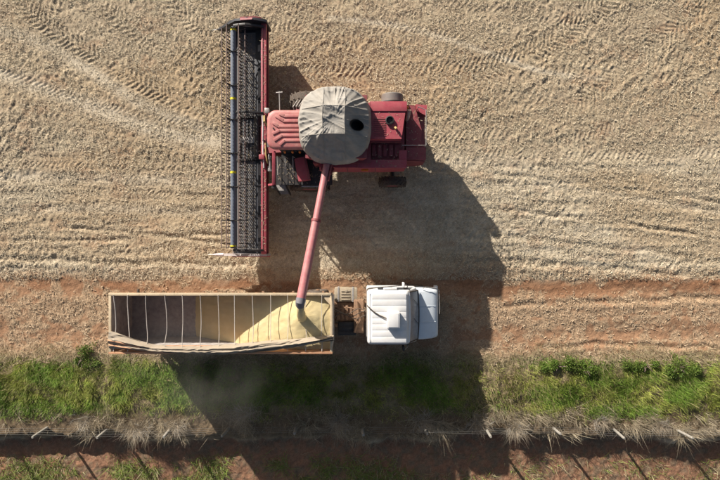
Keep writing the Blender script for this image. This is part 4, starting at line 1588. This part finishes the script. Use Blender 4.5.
# falling stream of grain
SP = A1 + dA * .2 + Vector((0, 0, -.30))
g = G()
P, rs = [], []
zt = heap_z(SP.x - .05, SP.y - .62)
for k in range(7):
    t = k / 6
    P.append(Vector((SP.x - .05 * t, SP.y - .62 * t, SP.z + (zt - .02 - SP.z) * t ** 1.6)))
    rs.append(.14 + .05 * t + .015 * math.sin(k * 2.1))
g.tube(P, rs, 18)
for k in range(260):
    t = random.random()
    a = random.uniform(0, 6.28)
    r_ = .19 + .10 * t * random.random()
    p = Vector((SP.x - .03 * t + math.cos(a) * r_, SP.y - .62 * t + math.sin(a) * r_, SP.z + (zt - SP.z) * t ** 1.6))
    s_ = .009
    g.add([p + Vector(q_) * s_ for q_ in ((1, 0, -.6), (-.5, .87, -.6), (-.5, -.87, -.6), (0, 0, 1))], [(0, 1, 2), (0, 1, 3), (1, 2, 3), (2, 0, 3)])
o = g.build('falling_grain', 'grain', None, smooth=60)
o['kind'] = 'stuff'
o['label'] = 'stream of grain pouring from the auger spout'
o['category'] = 'grain'

# tarpaulin slumped over the south side of the trailer
def P3(u, v, z):
    k = 483.0 / (23.0 - z)
    return ((u - 360) / k, (240 - v) / k, z)
up_e = [(109, 331), (120, 334), (135, 340), (152, 345.5), (170, 347), (200, 346.5), (225, 345.5), (250, 343), (275, 341), (300, 339), (320, 336.5), (333.5, 335)]
lo_e = [(109, 348), (120, 349), (135, 350.5), (152, 352), (170, 353.5), (200, 354.5), (225, 354.5), (250, 353), (275, 350), (300, 347), (320, 343), (333.5, 340.5)]
def interp(E, s):
    x = 109 + (333.5 - 109) * s
    for (a, b), (c, d) in zip(E[:-1], E[1:]):
        if x <= c + 1e-6:
            return x, b + (d - b) * (x - a) / (c - a)
    return E[-1]
def tarp_pt(s, t):
    u, v0 = interp(up_e, s)
    _, v1 = interp(lo_e, s)
    v = v0 + (v1 - v0) * t
    x, y, _ = P3(u, v, 3.34)
    fold = math.sin(t * 15 + s * 9 + 2.0 * math.sin(s * 7)) * .035 + math.sin(t * 31 + s * 22) * .014
    fold += .05 * (float(fbm(np.array([s * 9]), np.array([t * 4 + s * 5]), 4, 3)[0]) - .5)
    z = 3.33 + .10 * math.sin(math.pi * min(1, t * 1.05)) + fold - .30 * max(0, .25 - t)
    z += .016 * math.sin(t * 23 + s * 95 + 3 * math.sin(s * 31)) + .03 * (float(fbm(np.array([s * 26]), np.array([t * 9 - s * 30]), 7, 3)[0]) - .5)
    y += .05 * (float(fbm(np.array([s * 14]), np.array([t * 2]), 3, 3)[0]) - .5)
    return x, y, z
g = G().grid(tarp_pt, 150, 16)
tp = thing('tarpaulin', 'folded tan tarpaulin slumped along the south side of the trailer', 'tarpaulin', (-5.7, -4.5, 3.3))
bm_t = g
sheet = G()
sheet.v, sheet.f = list(g.v), list(g.f)
k = len(g.v)                                   # give the cloth a thickness
sheet.v += [(p[0], p[1], p[2] - .03) for p in g.v]
sheet.f += [tuple(i + k for i in reversed(f)) for f in g.f]
for j in range(16):
    sheet.f.append((j, j + 1, k + j + 1, k + j))
    b0 = 150 * 17
    sheet.f.append((b0 + j + 1, b0 + j, k + b0 + j, k + b0 + j + 1))
for i in range(150):
    a, b = i * 17, (i + 1) * 17
    sheet.f.append((b, a, k + a, k + b))
    a, b = a + 16, b + 16
    sheet.f.append((a, b, k + b, k + a))
cl_ = sheet.build('cloth', 'tarp', tp, smooth=70)
for s0, s1, t0 in ((0.0, .24, .80), (0.0, .14, .50)):
    g = G()
    g.tube([(lambda p: (p[0], p[1], p[2] + .012))(tarp_pt(s0 + (s1 - s0) * k / 20, t0 + .1 * k / 20)) for k in range(21)], .03, 8)
    g.build('orange_hem', 'tarp_orange', cl_)

# ================================================================== TRUCK
YC = -3.24
tk = thing('truck', 'white bonneted truck cab with dusty chassis pulling the grain trailer', 'truck', (1.0, YC, 0))
# frame and the things behind the cab
g = G()
for y in (YC - .42, YC + .42):
    g.box(-3.0, 3.2, y - .05, y + .05, .78, 1.02)
for x in (-2.6, -1.0, .1, 2.9):
    g.box(x - .06, x + .06, YC - .37, YC + .37, .8, 1.0)
g.build('chassis_rail', 'chassis', tk)
g = G()
g.box(-1.10, .20, YC - .40, YC + .38, 1.03, 1.07)
for k in range(6):
    g.box(-1.05 + k * .2, -.95 + k * .2, YC - .38 + .05 * (k % 2), YC + .3, 1.07, 1.09 + .02 * (k % 3))
g.tube([(-1.1, YC + .1, 1.15), (-.6, YC + .22, 1.3), (-.1, YC + .1, 1.25), (.2, YC + .05, 1.4)], .03, 8)
g.build('catwalk', 'chassis', tk)
g = G()
g.box(-.28, .16, YC - .95, YC + .55, 1.0, 1.30, .05)
g.tube([(-.25, YC - .9, 1.33), (-.05, YC - .2, 1.42), (-.15, YC + .5, 1.36)], .05, 10)
g.build('air_box', 'chassis', tk)
g = G()
g.box(-1.16, -.12, YC + .46, YC + 1.08, .62, 1.22, .07)
ft = g.build('fuel_tank', 'tank_grey', tk)
for x in (-.98, -.32):
    g = G()
    g.box(x - .04, x + .04, YC + .44, YC + 1.10, .60, 1.24, .02)
    g.build('tank_strap', 'steel', ft)
g = G()
for k in range(4):
    g.box(-.85, -.45, YC + .53 + k * .13, YC + .58 + k * .13, 1.22, 1.25, .008)
g.lathe([(0, .07), (.05, .07), (.06, .03)], (-.62, YC + .95, 1.22), 'Z', 14)
g.build('tank_step', 'tank_grey', ft)
g = G()
g.box(-1.0, -.18, YC - 1.08, YC - .46, .62, 1.18, .06)
bb = g.build('battery_box', 'black', tk)
g = G()
for k in range(3):
    g.box(-.95, -.23, YC - 1.02 + k * .2, YC - .9 + k * .2, 1.18, 1.2, .005)
g.build('box_rib', 'black', bb)
g = G()
g.prism([(-2.2, YC - .5), (-1.2, YC - .3), (-1.2, YC + .3), (-2.2, YC + .5)], 'Z', 1.08, 1.16)
g.build('fifth_wheel', 'black', tk)
g = G()
for q_ in range(3):
    P = []
    for k in range(9):
        t = k / 8
        P.append((-1.12 + 1.35 * t, YC - .15 + q_ * .12 + .14 * math.sin(t * 7 + q_), 1.75 - .35 * math.sin(math.pi * t) + .1 * q_))
    g.tube(P, .02, 7)
g.build('air_hose', 'rubber', tk)
# wheels
for y in (YC - 1.0, YC + 1.0):
    wheel(tk, (2.45, y, .52), .52, .28, .29, 0, 'tank_grey')
for y in (YC - .85, YC + .68):
    wheel(tk, (-1.95, y, .52), .52, .5, .29, 0, 'tank_grey')
for x in (2.45, -1.95):
    G().tube([(x, YC - .95, .52), (x, YC + .95, .52)], .08, 10).build('axle', 'chassis', tk)
# cab: lofted rings bottom to top
g = G()
W = 1.17
rings = []
for z, xb, xf, w_, r_ in ((.95, .30, 2.42, W, .06), (1.60, .28, 2.48, W, .08), (2.02, .28, 2.46, W, .09), (2.62, .30, 2.12, W - .03, .12), (2.78, .31, 2.04, W - .04, .14),
                          (2.88, .35, 2.00, W - .08, .15), (2.935, .43, 1.94, W - .16, .15), (2.95, .56, 1.86, W - .28, .15)):
    rings.append([(p[0], p[1], z) for p in rounded(xb, xf, YC - w_, YC + w_, r_, r_)])
loft(g, rings)
cab = g.build('cab', 'white', tk, smooth=45)
for k in range(8):                             # pressed roof ribs
    y = YC - .90 + k * .257
    g = G()
    g.box(.50, 1.92, y - .118, y + .118, 2.93, 2.957, .006)
    g.build('roof_rib', 'white', cab)
g = G()                                        # rear roof roll
g.tube([(.40, YC - 1.02, 2.90), (.40, YC + 1.02, 2.90)], .045, 12)
g.build('roof_seam', 'white', cab)
g = G()
g.box(1.10, 1.64, YC - .40, YC + .28, 2.95, 3.20, .05)
vent = g.build('roof_vent', 'white', cab)
g = G()
g.box(1.16, 1.58, YC - .34, YC + .22, 3.20, 3.215, .006)
g.build('vent_lid', 'white', vent)
g = G()
g.tube([(.30, YC + .50, 2.82), (.36, YC + .46, 2.99), (.55, YC + .28, 3.0), (.80, YC + .12, 3.0), (1.12, YC - .02, 3.02)], .022, 8)
g.build('roof_cable', 'rubber', cab)
g = G()                                        # sun visor lip
g.grid(lambda a, b: (1.98 + .10 * a + .05 * (1 - (2 * b - 1) ** 2), YC - 1.05 + 2.1 * b, 2.84 - .05 * a), 3, 20)
g.grid(lambda a, b: (1.98 + .10 * a + .05 * (1 - (2 * b - 1) ** 2), YC - 1.05 + 2.1 * b, 2.815 - .05 * a), 3, 20)
g.build('sun_visor', 'white', cab)
g = G()                                        # windscreen, slightly bowed, standing proud of the cab shell
def ws(a, b):
    bow = .05 * (1 - (2 * b - 1) ** 2)
    return (2.055 + bow + (2.50 - 2.055) * a, YC - 1.06 + 2.12 * b, 2.77 - (2.77 - 2.05) * a)
g.grid(ws, 4, 16)
wsn = g.build('windscreen', 'glass_pale', cab)
g = G()
for b in (.0, 1.0):
    g.tube([(p[0] + .012, p[1], p[2]) for p in (ws(0, b), ws(.5, b), ws(1, b))], .025, 6)
g.tube([(p[0] + .012, p[1], p[2]) for p in [ws(1, b) for b in np.linspace(0, 1, 12)]], .022, 6)
g.build('windscreen_seal', 'rubber', wsn)
for b in (.3, .68):
    g = G()
    p0, p1 = ws(.98, b), ws(.35, b + .16)
    g.tube([(p0[0] + .03, p0[1], p0[2] + .02), (p1[0] + .03, p1[1], p1[2] + .02)], .01, 5)
    g.build('wiper', 'black', wsn)
for y, sg in ((YC - W, -1), (YC + W, 1)):
    g = G()
    g.prism([(.75, 2.08), (2.28, 2.08), (2.02, 2.62), (.75, 2.62)], 'Y', y - .01 * (sg < 0) - .004, y + .01 * (sg > 0) + .004)
    g.build('side_window', 'glass', cab)
    g = G()
    g.tube([(2.0, y, 2.35), (2.02, y + sg * .12, 2.5), (1.92, y + sg * .17, 2.72)], .018, 6)
    ma = g.build('mirror_arm', 'steel', cab)
    g = G()
    g.box(1.80, 1.88, y + sg * .17 - .10, y + sg * .17 + .10, 2.25, 2.70, .03)
    g.build('mirror', 'white' if sg > 0 else 'black', ma)
    g = G()
    g.box(1.0, 1.42, y - .012, y + .012, 1.75, 1.79)
    g.build('door_handle', 'black', cab)
g = G()                                        # grab handle box over the door on the north side
g.box(.98, 1.55, YC + W - .01, YC + W + .07, 2.68, 2.80, .02)
g.build('drip_rail', 'white', cab)
# bonnet sloping forward, tapering in plan
g = G()
rings = []
for x, hw_, zt, r_ in ((2.44, 1.12, 1.99, .16), (2.75, 1.12, 1.95, .16), (3.15, 1.09, 1.88, .16), (3.36, 1.05, 1.80, .17), (3.44, 1.01, 1.70, .18), (3.47, .98, 1.45, .16)):
    ring = []
    n_ = 6
    zb = .85
    for k in range(n_):
        a = R(90 * k / (n_ - 1))
        ring.append((x, YC + hw_ - r_ + r_ * math.cos(a), zt - r_ + r_ * math.sin(a)))
    for k in range(n_):
        a = R(90 + 90 * k / (n_ - 1))
        ring.append((x, YC - hw_ + r_ + r_ * math.cos(a), zt - r_ + r_ * math.sin(a)))
    ring += [(x, YC - hw_, zb), (x, YC + hw_, zb)]
    rings.append(ring)
loft(g, rings)
bon = g.build('bonnet', 'white_hood', tk, smooth=40)
g = G()
g.tube([(2.56, YC + .35, 1.985), (3.0, YC + .35, 1.92), (3.32, YC + .34, 1.83)], .011, 5)
g.tube([(2.56, YC - .35, 1.985), (3.0, YC - .35, 1.92), (3.32, YC - .34, 1.83)], .011, 5)
g.build('bonnet_crease', 'white_hood', bon)
g = G()
g.box(3.46, 3.50, YC - .75, YC + .75, .95, 1.5, .01)
gr = g.build('grille', 'black', bon)
for k in range(6):
    g = G()
    g.box(3.49, 3.515, YC - .72, YC + .72, 1.0 + k * .085, 1.035 + k * .085)
    g.build('grille_bar', 'steel', gr)
g = G()
g.box(3.40, 3.58, YC - 1.14, YC + 1.14, .52, .82, .05)
bu = g.build('bumper', 'white', tk)
for y in (YC - .88, YC + .88):
    g = G()
    g.lathe([(0, .11), (.03, .10), (.05, .02)], (3.47, y, 1.15), 'X', 16)
    g.build('headlight', mat('headlight_lens', (.7, .7, .68), .15, var=.05), bon)
g = G()
g.tube([(2.72, YC + 1.10, 1.95), (2.85, YC + 1.19, 2.02), (3.35, YC + 1.15, 1.93), (3.47, YC + 1.02, 1.82), (3.49, YC, 1.80)], .014, 6)
g.build('guide_rail', 'steel', bon)

# ------------------------------------------------------------------ dust drifting off the load
def dust_material():
    m = bpy.data.materials.new('grain_dust')
    n, L = nodes_of(m)
    out = n.new('ShaderNodeOutputMaterial')
    v = n.new('ShaderNodeVolumePrincipled')
    v.inputs['Color'].default_value = (.82, .77, .70, 1)
    L.new(v.outputs[0], out.inputs['Volume'])
    tc = n.new('ShaderNodeTexCoord')
    ns = n.new('ShaderNodeTexNoise')
    ns.inputs['Scale'].default_value = .55
    ns.inputs['Detail'].default_value = 4
    L.new(tc.outputs['Object'], ns.inputs['Vector'])
    r1 = n.new('ShaderNodeMapRange')
    r1.inputs['From Min'].default_value = .42
    r1.inputs['From Max'].default_value = .75
    r1.inputs['To Max'].default_value = .11
    L.new(ns.outputs['Fac'], r1.inputs['Value'])
    ln = n.new('ShaderNodeVectorMath')
    ln.operation = 'DIVIDE'
    ln.inputs[1].default_value = (4.6, 3.4, 2.1)
    L.new(tc.outputs['Object'], ln.inputs[0])
    le = n.new('ShaderNodeVectorMath')
    le.operation = 'LENGTH'
    L.new(ln.outputs[0], le.inputs[0])
    r2 = n.new('ShaderNodeMapRange')
    r2.interpolation_type = 'SMOOTHSTEP'
    r2.inputs['From Min'].default_value = .25
    r2.inputs['From Max'].default_value = .98
    r2.inputs['To Min'].default_value = 1
    r2.inputs['To Max'].default_value = 0
    L.new(le.outputs['Value'], r2.inputs['Value'])
    mu = n.new('ShaderNodeMath')
    mu.operation = 'MULTIPLY'
    L.new(r1.outputs[0], mu.inputs[0])
    L.new(r2.outputs[0], mu.inputs[1])
    L.new(mu.outputs[0], v.inputs['Density'])
    return m
bm = bmesh.new()
bmesh.ops.create_icosphere(bm, subdivisions=3, radius=1.0)
for q_ in bm.verts:
    q_.co = Vector((q_.co.x * 4.7, q_.co.y * 3.5, q_.co.z * 2.2))
me = bpy.data.meshes.new('dust_cloud')
bm.to_mesh(me)
bm.free()
me.materials.append(dust_material())
o = bpy.data.objects.new('dust_cloud', me)
o.location = (-7.2, -5.6, 2.7)
COL.objects.link(o)
o['kind'] = 'stuff'
o['label'] = 'thin pale dust drifting over the trailer tail and verge'
o['category'] = 'dust'
